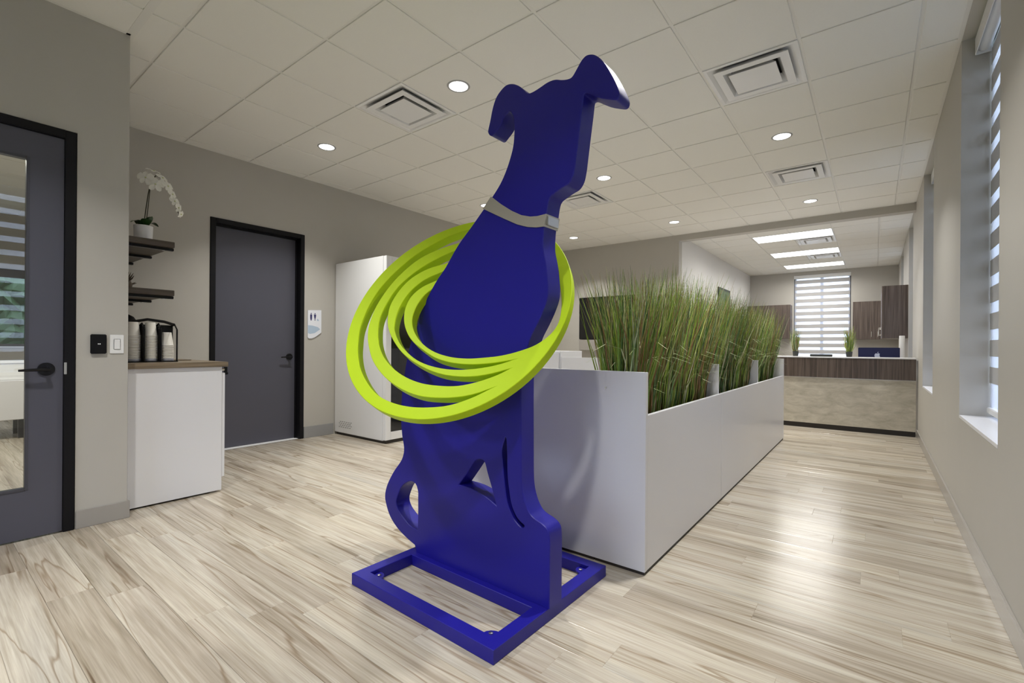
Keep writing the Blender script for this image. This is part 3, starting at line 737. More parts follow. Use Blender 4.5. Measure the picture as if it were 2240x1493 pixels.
# ------------------------------------------------------------------ grass clumps in the planter
GREENS = [(0.29, 0.41, 0.06), (0.19, 0.32, 0.055), (0.37, 0.46, 0.09), (0.43, 0.49, 0.14), (0.08, 0.165, 0.05), (0.055, 0.125, 0.05), (0.42, 0.42, 0.18), (0.30, 0.19, 0.085), (0.17, 0.24, 0.11), (0.55, 0.56, 0.36), (0.18, 0.30, 0.07), (0.26, 0.15, 0.07)]
def blades(rng, n, cx, cy, sx, sy, z0, hmin, hmax, lean, wid, limits=None, bent=0.08):
    V, F, K = [], [], []
    for q in range(n):
        bx, by = cx + rng.uniform(-sx, sx), cy + rng.uniform(-sy, sy)
        H = rng.uniform(hmin, hmax) if rng.random() < 0.55 else rng.uniform(hmax * 0.72, hmax)
        a = rng.uniform(0, 2 * PI)
        # lean outwards from the clump centre
        ox = (bx - cx) / sx * lean * 0.55 + math.cos(a) * lean * rng.uniform(0, 1) * 0.6
        oy = (by - cy) / sy * lean * 0.45 + math.sin(a) * lean * rng.uniform(0, 1) * 0.6
        col = rng.choice(GREENS)
        g = rng.uniform(0.8, 1.2)
        w = wid * rng.uniform(0.6, 1.35)
        pts = []
        if rng.random() < bent:
            # a long leaf that arches over and droops
            H *= rng.uniform(0.42, 0.6); R = rng.uniform(0.15, 0.34)
            a = rng.choice([0, PI / 2, -PI / 2]) + rng.uniform(-0.6, 0.6)
            prof = [(0, 0), (0.10, 0.55), (0.35, 0.95), (0.72, 1.0), (1.0, 0.92)]
            for (r, h) in prof: pts.append((bx + math.cos(a) * R * r, by + math.sin(a) * R * r, z0 + H * h))
            col = rng.choice([(0.34, 0.40, 0.20), (0.25, 0.33, 0.12), (0.42, 0.44, 0.26)])
        else:
            kx, ky = rng.gauss(0, 0.020), rng.gauss(0, 0.020)
            for t in (0, 0.3, 0.62, 1.0):
                k = t ** 1.6
                b_ = math.sin(PI * t)
                pts.append((bx + ox * k * H + kx * b_, by + oy * k * H + ky * b_, z0 + H * t * (1 - 0.06 * t)))
        if limits and len(pts) == 4:
            pts = [(min(max(p[0], limits[0] if p[2] < limits[2] else -9), limits[1] if p[2] < limits[3] else 9), p[1], p[2]) for p in pts]
        o = rng.uniform(0, PI)
        dx, dy = math.cos(o), math.sin(o)
        b = len(V); n_ = len(pts)
        for i, p in enumerate(pts):
            ww = w * (0.85, 1.0, 0.75, 0.5, 0.2)[i] if n_ == 5 else w * (0.9, 1.0, 0.7, 0.12)[i]
            V.append((p[0] - dx * ww, p[1] - dy * ww, p[2])); V.append((p[0] + dx * ww, p[1] + dy * ww, p[2]))
            sh = g
            K += [(col[0] * sh, col[1] * sh, col[2] * sh, 1)] * 2
        for i in range(n_ - 1):
            F.append((b + 2 * i, b + 2 * i + 1, b + 2 * i + 3, b + 2 * i + 2))
    return V, F, K
def grass_obj(name, V, F, K, parent, mat='grass'):
    me = bpy.data.meshes.new(name)
    l = parent.location
    me.from_pydata([(v[0] - l.x, v[1] - l.y, v[2] - l.z) for v in V], [], F)
    at = me.attributes.new('tint', 'FLOAT_COLOR', 'POINT')
    at.data.foreach_set('color', [c for k in K for c in k])
    me.materials.append(M[mat])
    return link(name, me, parent)
ords = ['first', 'second', 'third', 'fourth', 'fifth', 'sixth', 'seventh', 'eighth', 'ninth']
for k, cy in enumerate((2.49, 2.95, 3.41, 3.93, 4.40, 4.86, 5.40, 5.85, 6.30)):
    rng = random.Random(100 + k)
    t = thing('grass_plant', 'tall green grass clump, %s from the dog along the white planter' % ords[k], 'grass plant', (-1.055, cy, 0.69), group='grass clumps in the planter')
    hm = (0.90, 0.97, 0.99, 0.95, 0.97, 0.96, 0.95, 0.95, 0.92)[k]
    V, F, K = blades(rng, 1050 if k < 6 else 850, -1.06, cy, 0.080, 0.190, 0.69, 0.35, hm, 0.25, 0.0033, limits=(PX0 + 0.03, -0.962, 0.79, 1.02), bent=0.06)
    if k == 0:
        V2, F2, K2 = blades(rng, 26, -1.08, cy - 0.10, 0.05, 0.08, 0.69, 0.5, 0.92, 0.10, 0.0034, bent=0.0)
        n0 = len(V)
        for i, v in enumerate(V2):
            q = (v[2] - 0.69) / 0.9
            V.append((v[0] - 0.16 * q * (0.5 + 0.5 * ((i // 8) % 5) / 4), v[1] - 0.14 * q, v[2]))
        F += [tuple(n0 + i for i in f) for f in F2]; K += K2
    grass_obj('blades', V, F, K, t)

# ------------------------------------------------------------------ coffee bar
CBX = -3.94
t = thing('base_cabinet', 'white laminate base cabinet under the coffee counter', 'cabinet', ((XL + CBX) / 2, 1.2, 0))
MB().box(CBX - 0.02, CBX, YC + 0.03, 1.488, 0.012, 0.948).build('end_panel', 'whitelam', t, bevel=0.0015)
MB().box(XL + 0.01, CBX - 0.021, YC + 0.03, 1.470, 0.10, 0.948).build('cabinet_box', 'whitelam', t)
MB().box(CBX - 0.018, CBX - 0.002, YC + 0.016, YC + 0.030, 0.012, 0.948).build('filler_strip', 'whiteedge', t)
for k, (a, b) in enumerate(((XL + 0.02, -4.92), (-4.915, -4.43), (-4.425, CBX - 0.004))):
    MB().box(a, b, 1.490, 1.509, 0.11, 0.90).build('cabinet_door', 'whitelam', t, bevel=0.001)
MB().box(XL + 0.02, CBX - 0.03, 1.40, 1.42, 0.0, 0.10).build('toe_kick', 'kick', t)
lk = MB().tube([(CBX - 0.03, 1.488, 0.925), (CBX - 0.03, 1.512, 0.925)], 0.010, 12)
lk.build('cam_lock', 'steel', t, smooth=True)
MB().box(CBX - 0.032, CBX - 0.028, 1.512, 1.535, 0.905, 0.945).build('key', 'blackmetal', t)
MB().box(CBX - 0.038, CBX - 0.022, 1.506, 1.540, 0.885, 0.905).build('key_bow', 'blackmetal', t, bevel=0.004)
wt = MB().box(XL + 0.002, CBX + 0.022, YC + 0.002, 1.522, 0.949, 0.985).build('worktop', 'counterwood', None, org=(-4.65, 1.2, 0.949), bevel=0.002)
tag(wt, 'brown wood-look worktop on the white coffee cabinet', 'worktop')
def shelf(z, label):
    t = thing('wall_shelf', label, 'shelf', (-4.8, YC, z - 0.055), group='dark wood wall shelves')
    MB().box(XL + 0.004, -4.205, YC + 0.01, 1.255, z - 0.042, z).build('shelf_board', 'shelfwood', t, bevel=0.002)
    for x in (-4.265, -4.785, -5.30):
        b = MB().box(x - 0.019, x + 0.019, YC + 0.002, 1.262, z - 0.062, z - 0.0425)
        bk_ = b.build('bracket_arm', 'blackmetal', t, bevel=0.002)
        MB().lathe([(0.010, z - 0.066), (0.010, z - 0.0625)], x, 1.20, 10).build('bracket_screw', 'steel', bk_, org=t.location)
        MB().box(x - 0.019, x + 0.019, YC + 0.001, YC + 0.008, z - 0.062, z + 0.06).build('bracket_plate', 'blackmetal', t)
shelf(1.888, 'upper dark wood wall shelf holding the orchid pot')
shelf(1.523, 'lower dark wood wall shelf above the paper cups')
# orchid
ox, oy, oz = -4.36, 1.10, 1.889
t = thing('potted_orchid', 'white orchid with arching stem in a white pot on upper shelf', 'orchid', (ox, oy, oz))
MB().lathe([(0.052, oz), (0.056, oz + 0.004), (0.060, oz + 0.112), (0.058, oz + 0.114), (0.052, oz + 0.108), (0.050, oz + 0.095)], ox, oy, 32).build('pot', 'ceramic', t, smooth=True)
MB().lathe([(0.001, oz + 0.0955), (0.050, oz + 0.096), (0.049, oz + 0.099), (0.001, oz + 0.101)], ox, oy, 20, caps=False).build('moss', 'soil', t)
def leaf_mesh(base, tip, width, up, thick=0.002, n=8):
    m = MB()
    B, Tp = Vector(base), Vector(tip)
    d = Tp - B; s = d.cross(Vector((0, 0, 1)))
    if s.length < 1e-5: s = Vector((0, 1, 0))
    s.normalize()
    prev = None
    for i in range(n + 1):
        f_ = i / n
        w = width * math.sin(PI * min(0.98, 0.12 + 0.86 * f_)) ** 0.7 * (1 if f_ < 1 else 0.3)
        p = B + d * f_ + Vector((0, 0, up * math.sin(PI * f_)))
        b = len(m.v)
        m.v += [tuple(p - s * w), tuple(p + Vector((0, 0, -0.15 * w))), tuple(p + s * w), tuple(p + Vector((0, 0, thick - 0.15 * w)))]
        if prev is not None:
            for k in range(4): m.f.append((prev + k, prev + (k + 1) % 4, b + (k + 1) % 4, b + k))
        prev = b
    return m
for (dx, dy, dz, w, u) in ((-0.02, 0.10, 0.03, 0.034, 0.035), (0.03, -0.085, 0.02, 0.032, 0.035), (0.10, 0.015, 0.045, 0.036, 0.03), (-0.09, -0.02, 0.04, 0.034, 0.03), (0.055, 0.04, 0.085, 0.036, 0.01)):
    leaf_mesh((ox, oy, oz + 0.10), (ox + dx, oy + dy, oz + 0.10 + dz), w, u).build('leaf', 'leafdark', t, smooth=True)
# stem arches towards +Y
arch = [(0, 0, 0.10), (0.0, 0.012, 0.22), (0.0, 0.028, 0.36), (0.0, 0.045, 0.46), (0.0, 0.075, 0.515), (0.0, 0.115, 0.50), (0.0, 0.150, 0.445), (0.0, 0.178, 0.38), (0.0, 0.205, 0.31), (0.0, 0.230, 0.25)]
MB().tube([(ox + a, oy + b, oz + c) for a, b, c in arch], 0.0035, 6).build('stem', 'stem', t, smooth=True)
MB().tube([(ox + 0.006, oy + 0.012, oz + 0.10), (ox + 0.006, oy + 0.028, oz + 0.28), (ox + 0.004, oy + 0.042, oz + 0.45)], 0.0028, 6).build('support_stake', 'stem', t, smooth=True)
rng = random.Random(5)
def flower(c, size, face):
    F = Vector(face).normalized()
    A = F.cross(Vector((0, 0, 1))).normalized(); B = A.cross(F)
    m = MB()
    for k in range(5):
        a = 2 * PI * k / 5 + PI / 2
        r = size * (1.0 if k in (0, 2, 3) else 1.1); w = size * (0.34 if k in (0, 2, 3) else 0.55)
        d = A * math.cos(a) + B * math.sin(a); s = F.cross(d).normalized()
        b = len(m.v)
        for (u, v, h) in ((0.05, 0.0, 0.0), (0.4, 0.85, 0.06), (0.75, 1.0, 0.02), (1.0, 0.35, -0.1), (1.0, -0.35, -0.1), (0.75, -1.0, 0.02), (0.4, -0.85, 0.06)):
            m.v.append(tuple(Vector(c) + d * (r * u) + s * (w * v) + F * (size * h)))
        for (u, v, h) in ((0.5, 0.0, -0.05),):
            m.v.append(tuple(Vector(c) + d * (r * u) + F * (size * h)))
        for i in range(7): m.f.append((b + i, b + (i + 1) % 7, b + 7))
    return m
FL = [((0.02, 0.005, 0.475), 0.042, (0.8, -0.5, 0.1)), ((0.025, 0.065, 0.440), 0.046, (0.9, -0.2, 0.1)), ((0.01, 0.060, 0.545), 0.040, (0.4, 0.1, 0.9)), ((0.012, 0.115, 0.505), 0.036, (0.7, 0.4, 0.6)),
      ((0.015, 0.150, 0.450), 0.038, (0.8, 0.5, 0.3)), ((0.012, 0.180, 0.395), 0.036, (0.7, 0.6, 0.2)), ((0.012, 0.195, 0.345), 0.034, (0.8, 0.4, 0.2)), ((0.01, 0.222, 0.300), 0.032, (0.6, 0.6, -0.1)), ((0.01, 0.238, 0.252), 0.026, (0.5, 0.6, -0.4))]
for (p, s, fc) in FL:
    c = (ox + p[0], oy + p[1], oz + p[2])
    fo = flower(c, s * 1.2, fc).build('flower', 'petal', t, smooth=True)
    MB().lathe([(0.001, c[2] - 0.004), (0.006, c[2] - 0.001), (0.006, c[2] + 0.003), (0.001, c[2] + 0.006)], c[0] + 0.004, c[1], 8).build('lip', 'petalgreen', fo, org=t.location)
# dried decoration on the lower shelf
rng = random.Random(3)
t = thing('dried_decoration', 'spiky brown dried decoration at the wall end of lower shelf', 'decoration', (-4.42, 1.005, 1.524))
m = MB()
c0 = Vector((-4.42, 1.005, 1.565))
m.lathe([(0.02, 1.524), (0.042, 1.535), (0.046, 1.56), (0.034, 1.59), (0.01, 1.606)], c0.x, c0.y, 14)
m.build('core', 'dried', t, smooth=True)
for k in range(30):
    a, e = rng.uniform(0, 2 * PI), rng.uniform(-0.1, 1.4)
    d = Vector((math.cos(a) * math.cos(e), math.sin(a) * math.cos(e), math.sin(e)))
    MB().tube([tuple(c0 + d * 0.03), tuple(c0 + d * 0.055 + Vector((0, 0, 0.006))), tuple(c0 + d * rng.uniform(0.065, 0.085) + Vector((0, 0, 0.018)))], 0.007, 5, [1, 0.7, 0.15]).build('spike', 'dried', t)
# cup caddy and cups
t = thing('cup_caddy', 'black wire caddy holding three stacks of paper cups on the counter', 'cup holder', (-4.20, 1.11, 0.985))
CY = (1.005, 1.105, 1.205)
MB().box(-4.26, -4.14, 0.945, 1.262, 0.986, 0.992).build('caddy_base', 'blackmetal', t, bevel=0.001)
MB().box(-4.265, -4.257, 0.945, 1.262, 0.992, 1.26).build('caddy_back', 'blackmetal', t, bevel=0.001)
for yb_ in (0.955, 1.055, 1.155, 1.254):
    MB().tube([(-4.142, yb_, 0.992), (-4.142, yb_, 1.225), (-4.20, yb_, 1.268), (-4.258, yb_, 1.25)], 0.0055, 6).build('upright_bar', 'blackmetal', t, smooth=True)
MB().tube([(-4.258, 0.95, 1.262), (-4.25, 1.10, 1.298), (-4.235, 1.20, 1.285), (-4.22, 1.262, 1.262)], 0.010, 8).build('top_rail', 'blackmetal', t, smooth=True)
for yq in (1.0485, 1.1485):
    MB().box(-4.256, -4.150, yq, yq + 0.013, 0.9925, 1.245).build('caddy_divider', 'blackmetal', t, bevel=0.003)
for q in CY:
    MB().lathe([(0.044, 0.992), (0.046, 0.995), (0.046, 1.008), (0.043, 1.010)], -4.20, q, 24).build('cup_seat', 'silver', t, smooth=True)
def cup_mesh():
    m = MB().lathe([(0.0425, 0.0), (0.044, 0.002), (0.044, 0.007), (0.0415, 0.009), (0.030, 0.100), (0.0285, 0.102), (0.0, 0.1015)], 0, 0, 20, caps=False)
    me = bpy.data.meshes.new('paper_cup'); me.from_pydata(m.v, [], m.f); me.materials.append(M['paper'])
    for p in me.polygons: p.use_smooth = True
    return me
CM = cup_mesh()
NTH = ['second', 'third', 'fourth', 'fifth', 'sixth', 'seventh', 'eighth', 'ninth', 'tenth', 'eleventh', 'twelfth', 'thirteenth', 'fourteenth', 'fifteenth']
for q, n_, nm in ((CY[0], 15, 'left'), (CY[1], 15, 'middle'), (CY[2], 9, 'right')):
    for k in range(n_):
        o = link('paper_cup', CM)
        o.location = (-4.20, q, 1.0105 + k * 0.0115)
        tag(o, 'white paper cup, %s of the %s stack in the caddy' % ('topmost' if k == n_ - 1 else NTH[n_ - 2 - k] + ' from the top', nm), 'cup', 'paper cups in the %s stack' % nm)
t = thing('coffee_maker', 'black coffee maker dome showing behind the left cup stack', 'coffee maker', (-4.55, 1.03, 0.985))
MB().box(-4.66, -4.46, 0.925, 1.11, 0.986, 1.22).build('machine_body', 'blackmetal', t, bevel=0.02)
MB().lathe([(0.088, 1.215), (0.094, 1.25), (0.09, 1.29), (0.07, 1.325), (0.035, 1.345), (0.002, 1.35)], -4.55, 1.02, 24).build('machine_lid', 'black', t, smooth=True)
tr = MB().box(-4.66, -4.42, 1.30, 1.44, 0.986, 0.992).build('napkin_tray', 'counterwood', None, org=(-4.54, 1.37, 0.986), bevel=0.001)
tag(tr, 'flat brown wooden tray lying on the coffee counter', 'tray')

# ------------------------------------------------------------------ wall plates on the entry wall
t = thing('card_reader', 'black access card reader on the entry wall', 'card reader', (XF, 0.738, 1.115))
MB().box(XF, XF + 0.018, 0.700, 0.776, 1.055, 1.175).build('reader_body', 'black', t, bevel=0.004)
for q in (0.733, 0.741):
    tag(MB().box(XF + 0.018, XF + 0.0188, q, q + 0.005, 1.112, 1.119).build('indicator', 'whiteplastic', t), 'tiny white indicator')
t = thing('light_switch', 'white rocker light switch beside the card reader', 'light switch', (XF, 0.828, 1.115))
MB().box(XF, XF + 0.006, 0.793, 0.863, 1.056, 1.174).build('switch_plate', 'whiteplastic', t, bevel=0.002)
MB().box(XF + 0.006, XF + 0.010, 0.812, 0.845, 1.082, 1.148).build('rocker', 'whiteplastic', t, bevel=0.002)

# ------------------------------------------------------------------ restroom sign
t = thing('restroom_sign', 'white and blue restroom sign with two figures beside the slate door', 'sign', (XL, 3.06, 1.37))
poly = [(2.972, 1.535), (3.146, 1.545), (3.146, 1.27), (3.10, 1.235), (3.06, 1.21), (3.02, 1.195), (2.985, 1.195), (2.972, 1.21)]
MB().prism(poly, lambda u, v, d: (XL + d, u, v), 0.001, 0.012).build('sign_panel', 'signw', t, bevel=0.001)
def man(cy, s, skirt):
    b = [(-0.016, 0.075), (0.016, 0.075), (0.020, 0.06), (0.018, 0.0), (0.008, -0.045), (-0.008, -0.045), (-0.018, 0.0), (-0.020, 0.06)]
    if skirt: b = [(-0.024, 0.075), (0.024, 0.075), (0.016, 0.02), (0.007, -0.01), (0.006, -0.045), (-0.006, -0.045), (-0.007, -0.01), (-0.016, 0.02)]
    m = MB().prism([(cy + u * s, 1.44 + v * s) for u, v in b], lambda u, v, d: (XL + d, u, v), 0.0122, 0.0132)
    m.prism([(cy + 0.011 * math.cos(2 * PI * k / 12) * s, 1.44 + (0.092 + 0.011 * math.sin(2 * PI * k / 12)) * s) for k in range(12)], lambda u, v, d: (XL + d, u, v), 0.0122, 0.0132)
    return m
man(3.012, 0.62, False).build('figure', 'signb', t)
man(3.062, 0.62, True).build('figure', 'signb', t)
m = MB().prism([(3.086, 1.425), (3.098, 1.44), (3.106, 1.425), (3.116, 1.418), (3.104, 1.410), (3.09, 1.412)], lambda u, v, d: (XL + d, u, v), 0.0122, 0.0132)
m.build('wheelchair_symbol', 'signl', t)
MB().prism([(2.974, 1.355), (3.03, 1.352), (3.10, 1.335), (3.13, 1.31), (3.06, 1.262), (3.0, 1.25), (2.974, 1.26)], lambda u, v, d: (XL + d, u, v), 0.0121, 0.0126).build('blue_wash', 'signl', t)

# ------------------------------------------------------------------ tall white cooler
FX0, FX1, FY0, FY1, FZ = XL + 0.01, -4.375, 3.335, 4.05, 2.14
t = thing('display_cooler', 'tall white cooler cabinet with a dark glass door against left wall', 'cooler', ((FX0 + FX1) / 2, (FY0 + FY1) / 2, 0))
MB().box(FX0, FX1 - 0.055, FY0, FY1, 0.03, FZ).build('cooler_body', 'whitemetal', t, bevel=0.006)
m = MB()
a, b = FX1 - 0.05, FX1
for q in ((FY0, FY0 + 0.075, 0.04, FZ - 0.003), (FY1 - 0.075, FY1, 0.04, FZ - 0.003), (FY0 + 0.075, FY1 - 0.075, 0.04, 0.13), (FY0 + 0.075, FY1 - 0.075, FZ - 0.25, FZ - 0.003)):
    m.box(a, b, *q)
dr = m.build('cooler_door', 'whitemetal', t, bevel=0.003)
MB().box(a + 0.02, b - 0.012, FY0 + 0.075, FY1 - 0.075, 0.13, FZ - 0.25).build('door_glass', 'fridgeglass', dr, org=t.location)
MB().box(b, b + 0.03, FY1 - 0.05, FY1 - 0.03, 0.9, 1.3).build('door_handle', 'steel', dr, org=t.location, bevel=0.003)
MB().box(FX0 + 0.02, FX1 - 0.02, FY0 + 0.02, FY1 - 0.02, 0, 0.03).build('plinth', 'kick', t)
for r_ in range(4):
    for k in range(6):
        x = FX0 + 0.10 + k * 0.045 + (r_ % 2) * 0.022; z = 0.10 + r_ * 0.022
        MB().box(x, x + 0.022, FY0 - 0.002, FY0 + 0.001, z, z + 0.008).build('vent_slot', 'base_grey', t)

# ------------------------------------------------------------------ screen on the far wall
t = thing('wall_television', 'black flat screen on the far wall behind the grass', 'television', (-4.13, YB, 1.68))
MB().box(-4.715, -3.55, YB - 0.055, YB - 0.012, 1.272, 2.096).build('screen_housing', 'black', t, bevel=0.004)
MB().box(-4.700, -3.565, YB - 0.0565, YB - 0.055, 1.288, 2.082).build('screen_glass', 'screen', t)
MB().box(-4.30, -3.96, YB - 0.012, YB - 0.001, 1.5, 1.85).build('wall_bracket', 'blackmetal', t)
ld = MB().box(-4.69, -3.57, YB - 0.10, YB - 0.001, 1.05, 1.255).build('wall_box', 'base', None, org=(-4.13, YB - 0.05, 1.05), bevel=0.003)
tag(ld, 'taupe wall-mounted box directly under the black screen', 'wall box')

# ------------------------------------------------------------------ reception
RY = 7.81
RX0, RX1 = -2.45, XR - 0.018
t = thing('reception_desk', 'reception desk with dark wood band over a beige stone front', 'reception desk', ((RX0 + RX1) / 2, 8.1, 0))
MB().box(RX0, RX1, RY + 0.012, RY + 0.05, 0.068, 0.712).build('stone_front', 'stone', t, bevel=0.001)
MB().box(RX0, RX1, RY, RY + 0.05, 0.716, 0.986).build('wood_band', 'deskwood', t, bevel=0.001)
MB().box(RX0, RX1, RY + 0.008, RY + 0.05, 0.7122, 0.7158).build('reveal_strip', 'steel', t)
MB().box(RX0, RX1, RY + 0.055, RY + 0.075, 0.0, 0.068).build('toe_kick', 'kick', t)
MB().box(RX0, RX1, RY + 0.051, RY + 0.085, 0.068, 0.986).build('desk_carcass', 'whitelam', t)
MB().box(RX0, RX1, RY - 0.004, RY + 0.36, 0.987, 1.003).build('transaction_top', 'sill', t, bevel=0.002)
MB().box(RX0, RX1 - 0.02, RY + 0.09, RY + 0.86, 0.715, 0.745).build('work_surface', 'whitelam', t, bevel=0.002)
MB().box(RX0, RX0 + 0.03, RY + 0.09, RY + 0.86, 0.0, 0.715).build('desk_side', 'deskwood', t)
# uppers
def uppers(name, label, x0, x1, y0, y1, z0, z1, doors, face):
    t = thing(name, label, 'wall cabinet', ((x0 + x1) / 2, (y0 + y1) / 2, z0))
    if face == '-y':
        MB().box(x0, x1, y0 + 0.02, y1, z0, z1).build('cabinet_box', 'cabwood', t)
        n_ = doors; w_ = (x1 - x0) / n_
        for k in range(n_):
            d = MB().box(x0 + k * w_ + 0.0015, x0 + (k + 1) * w_ - 0.0015, y0, y0 + 0.019, z0, z1).build('cabinet_door', 'cabwood', t, bevel=0.001)
            hx = x0 + (k + 1) * w_ - 0.06 if k % 2 == 0 else x0 + k * w_ + 0.06
            MB().tube([(hx, y0 - 0.001, z0 + 0.06), (hx, y0 - 0.025, z0 + 0.065), (hx, y0 - 0.025, z0 + 0.175), (hx, y0 - 0.001, z0 + 0.18)], 0.006, 8).build('door_pull', 'steel', d, org=t.location, smooth=True)
    else:
        MB().box(x0 + 0.02, x1, y0, y1, z0, z1).build('cabinet_box', 'cabwood', t, bevel=0.001)
        n_ = doors; w_ = (y1 - y0) / n_
        for k in range(n_):
            d = MB().box(x0, x0 + 0.019, y0 + k * w_ + 0.0015, y0 + (k + 1) * w_ - 0.0015, z0, z1).build('cabinet_door', 'cabwood', t, bevel=0.001)
            hy = y0 + k * w_ + 0.05
            MB().tube([(x0 + 0.001, hy, z0 + 0.06), (x0 - 0.035, hy, z0 + 0.065), (x0 - 0.035, hy, z0 + 0.175), (x0 + 0.001, hy, z0 + 0.18)], 0.008, 8).build('door_pull', 'steel', d, org=t.location, smooth=True)
uppers('wall_cabinet', 'dark wood wall cabinet left of the shaded window', -2.73, -1.735, YE - 0.36, YE - 0.001, 1.37, 2.24, 2, '-y')
uppers('wall_cabinet', 'dark wood wall cabinet right of the shaded window', -0.43, XR - 0.02, YE - 0.36, YE - 0.001, 1.34, 2.24, 2, '-y')
uppers('wall_cabinet', 'darker near wall cabinet on the window wall over the computer', 0.085, XR - 0.001, 10.18, 11.6, 1.30, 2.185, 2, '-x')
t = thing('desktop_computer', 'dark blue desktop computer seen from behind on reception desk', 'computer', (0.03, 8.55, 0.745))
cx, cyc = 0.03, 8.50
MB().box(cx - 0.225, cx + 0.245, cyc, cyc + 0.012, 0.80, 1.135).build('computer_body', 'navy', t, bevel=0.005)
MB().box(cx - 0.06, cx + 0.08, cyc - 0.09, cyc + 0.03, 0.7455, 0.753).build('stand_foot', 'navy', t, bevel=0.002)
MB().box(cx - 0.06, cx + 0.08, cyc - 0.010, cyc - 0.002, 0.753, 0.92).build('stand_neck', 'navy', t, bevel=0.002)
ap = [(0.0, 0.020), (0.010, 0.026), (0.022, 0.024), (0.029, 0.016), (0.024, 0.006), (0.024, -0.006), (0.031, -0.016), (0.024, -0.034), (0.012, -0.042), (0.0, -0.038), (-0.012, -0.042), (-0.024, -0.034), (-0.032, -0.012), (-0.030, 0.010), (-0.020, 0.024), (-0.008, 0.024)]
m = MB().prism([(cx - 0.005 + u, 1.028 + v) for u, v in ap], lambda u, v, d: (u, cyc - d, v), 0.0005, 0.002)
m.prism([(cx - 0.005 + u, 1.028 + v) for u, v in [(0.0, 0.028), (0.002, 0.040), (0.012, 0.050), (0.013, 0.040), (0.008, 0.031)]], lambda u, v, d: (u, cyc - d, v), 0.0005, 0.002)
m.build('back_emblem', 'silver', t)
cyl = MB().lathe([(0.030, 0.7455), (0.032, 0.75), (0.032, 1.30), (0.030, 1.305)], 0.30, 8.62, 24).build('paper_roll_tube', 'whiteplastic', None, org=(0.30, 8.62, 0.7455), smooth=True)
tag(cyl, 'tall white tube standing right of the blue computer', 'tube')
for nm, px, lab in (('left', -0.925, 'small grass plant in a dark pot at left of reception counter'), ('right', -0.285, 'small grass plant in a dark pot beside the blue computer')):
    rng = random.Random(40 if nm == 'left' else 41)
    t = thing('small_grass_plant', lab, 'plant', (px, 8.02, 1.004), group='small plants on the reception counter')
    MB().lathe([(0.030, 1.004), (0.034, 1.008), (0.040, 1.075), (0.036, 1.076), (0.030, 1.066)], px, 8.02, 20).build('pot', 'pot', t, smooth=True)
    V, F, K = blades(rng, 120, px, 8.02, 0.026, 0.026, 1.06, 0.16, 0.40, 0.22, 0.0030, bent=0)
    grass_obj('blades', V, F, K, t)
pt = MB().box(-0.74, -0.48, 7.95, 8.10, 1.0035, 1.035).build('document_tray', 'pot', None, org=(-0.61, 8.02, 1.0035), bevel=0.004)
tag(pt, 'flat dark tray on the reception counter before the window', 'tray')
t = thing('wall_picture', 'dark framed green picture on the white alcove wall', 'picture', (XA, 11.45, 2.1))
MB().box(XA, XA + 0.025, 10.95, 11.98, 1.75, 2.46).build('picture_frame', 'frame_pic', t, bevel=0.003)
MB().box(XA + 0.025, XA + 0.027, 11.0, 11.93, 1.80, 2.41).build('picture_print', 'pic', t)

# ------------------------------------------------------------------ the room seen through the glass door
SX = -10.5
m = MB().box(SX - 0.15, SX, YS, 2.2, 0, 1.06).box(SX - 0.15, SX, YS, 2.2, 2.25, HC + 0.1).box(SX - 0.15, SX, 1.9, 2.2, 1.06, 2.25).box(SX - 0.15, SX, YS, -1.6, 1.06, 2.25)
structure(m.build('wall_office', 'wall'), 'beige wall with window beyond the glass door')
structure(MB().box(SX, XL - 0.16, 2.05, 2.2, 0, HC + 0.1).box(SX, XF - 0.12, YS - 0.15, YS, 0, HC + 0.1).build('wall_office_side', 'wall'), 'side walls of the room beyond the glass door')
w = thing('window_7', 'window onto a green hedge beyond the glass door', None, (SX, 0.15, 1.06), kind='structure')
MB().box(SX - 0.10, SX + 0.03, -1.6, 1.9, 1.045, 1.062).build('window_sill', 'sill', w)
f = MB()
for yq in (-1.6, -0.45, 0.70, 1.85):
    f.box(SX - 0.09, SX - 0.04, yq, yq + 0.05, 1.062, 2.25)
f.box(SX - 0.09, SX - 0.04, -1.55, 1.85, 2.12, 2.25).box(SX - 0.09, SX - 0.04, -1.55, 1.85, 1.062, 1.10)
f.build('window_frame', 'alum', w)
MB().box(SX - 0.07, SX - 0.065, -1.55, 1.85, 1.10, 2.12).build('window_pane', 'winglass', w)
t = thing('white_credenza', 'low white credenza on dark legs beyond the glass door', 'credenza', (-8.2, 0.3, 0))
MB().box(-8.45, -7.94, -0.9, 1.5, 0.22, 0.68).build('credenza_body', 'whitelam', t, bevel=0.003)
for k in range(4):
    d = MB().box(-7.94, -7.922, -0.9 + k * 0.6 + 0.003, -0.9 + (k + 1) * 0.6 - 0.003, 0.225, 0.675).build('credenza_door', 'whitelam', t, bevel=0.002)
for (x, y) in ((-8.4, -0.85), (-7.99, -0.85), (-8.4, 1.45), (-7.99, 1.45), (-7.99, 0.86), (-8.4, 0.86)):
    MB().box(x - 0.02, x + 0.02, y - 0.03, y + 0.03, 0, 0.22).build('leg', 'blackmetal', t)
bx = thing('white_box', 'open white box sitting on the credenza beyond the glass door', 'box', (-8.2, 0.9, 0.681))
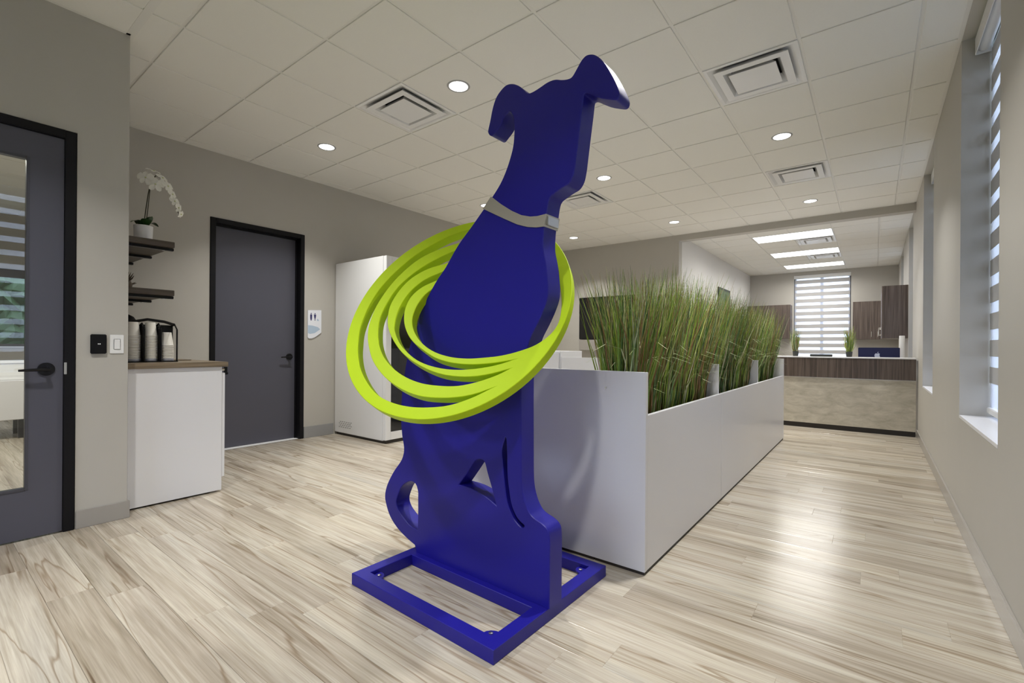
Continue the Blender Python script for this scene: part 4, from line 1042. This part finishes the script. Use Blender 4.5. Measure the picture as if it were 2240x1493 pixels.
MB().box(-8.35, -8.05, 0.65, 1.15, 0.681, 0.90).build('box_body', 'whiteplastic', bx, bevel=0.004)
MB().box(-8.36, -8.04, 0.64, 1.16, 0.875, 0.905).build('box_rim', 'whiteplastic', bx, bevel=0.004)
t = thing('added_office_light', 'light panel added to brighten the room beyond the glass door', 'light panel', (-6.6, 0.0, HC - 0.01))  # added light source, this room would be too dark without it
MB().box(-7.2, -6.0, -0.3, 0.3, HC - 0.012, HC).build('panel_diffuser', 'trofflens', t)
MB().box(-7.23, -5.97, -0.33, 0.33, HC - 0.005, HC + 0.02).build('panel_frame', 'whitemetal', t)
area('lamp', t, (0, 0, -0.012), 1.1, 75.0, (1, 0.95, 0.86), shape='RECTANGLE', sy=0.55)
tiles(-10.5, -3.2, SX, XL - 0.16, YS, 2.05, set(), HC)
tiles(-10.5, -3.2, XL - 0.16, XF - 0.12, YS, YC - 0.12, set(), HC)
# hedge and lawn outdoors
lw = MB().box(-30, 30, -30, 40, -0.30, -0.10).build('lawn', 'ground')
structure(lw, 'lawn outside the windows')
rng = random.Random(11)
hd = MB()
nx, nz = 60, 26
for i in range(nx + 1):
    for j in range(nz + 1):
        hd.v.append((-12.6 + rng.uniform(-0.10, 0.10) - 0.25 * (j / nz) ** 3, -3.2 + 7.0 * i / nx + rng.uniform(-0.03, 0.03), -0.12 + 3.4 * j / nz + rng.uniform(-0.04, 0.04)))
for i in range(nx):
    for j in range(nz):
        a = i * (nz + 1) + j
        hd.f.append((a, a + 1, a + nz + 2, a + nz + 1))
bq = len(hd.v)
hd.v += [(-13.6, -3.2, -0.12), (-13.6, 3.8, -0.12), (-13.6, 3.8, 3.2), (-13.6, -3.2, 3.2)]
hd.f.append((bq, bq + 1, bq + 2, bq + 3))
top = [i * (nz + 1) + nz for i in range(nx + 1)]
hd.f.append(tuple(top + [bq + 2, bq + 3]))
ho = hd.build('hedge', 'hedge', None, org=(-13.0, 0.3, -0.12))
tag(ho, 'dark green hedge outside the window beyond the glass door', 'hedge')
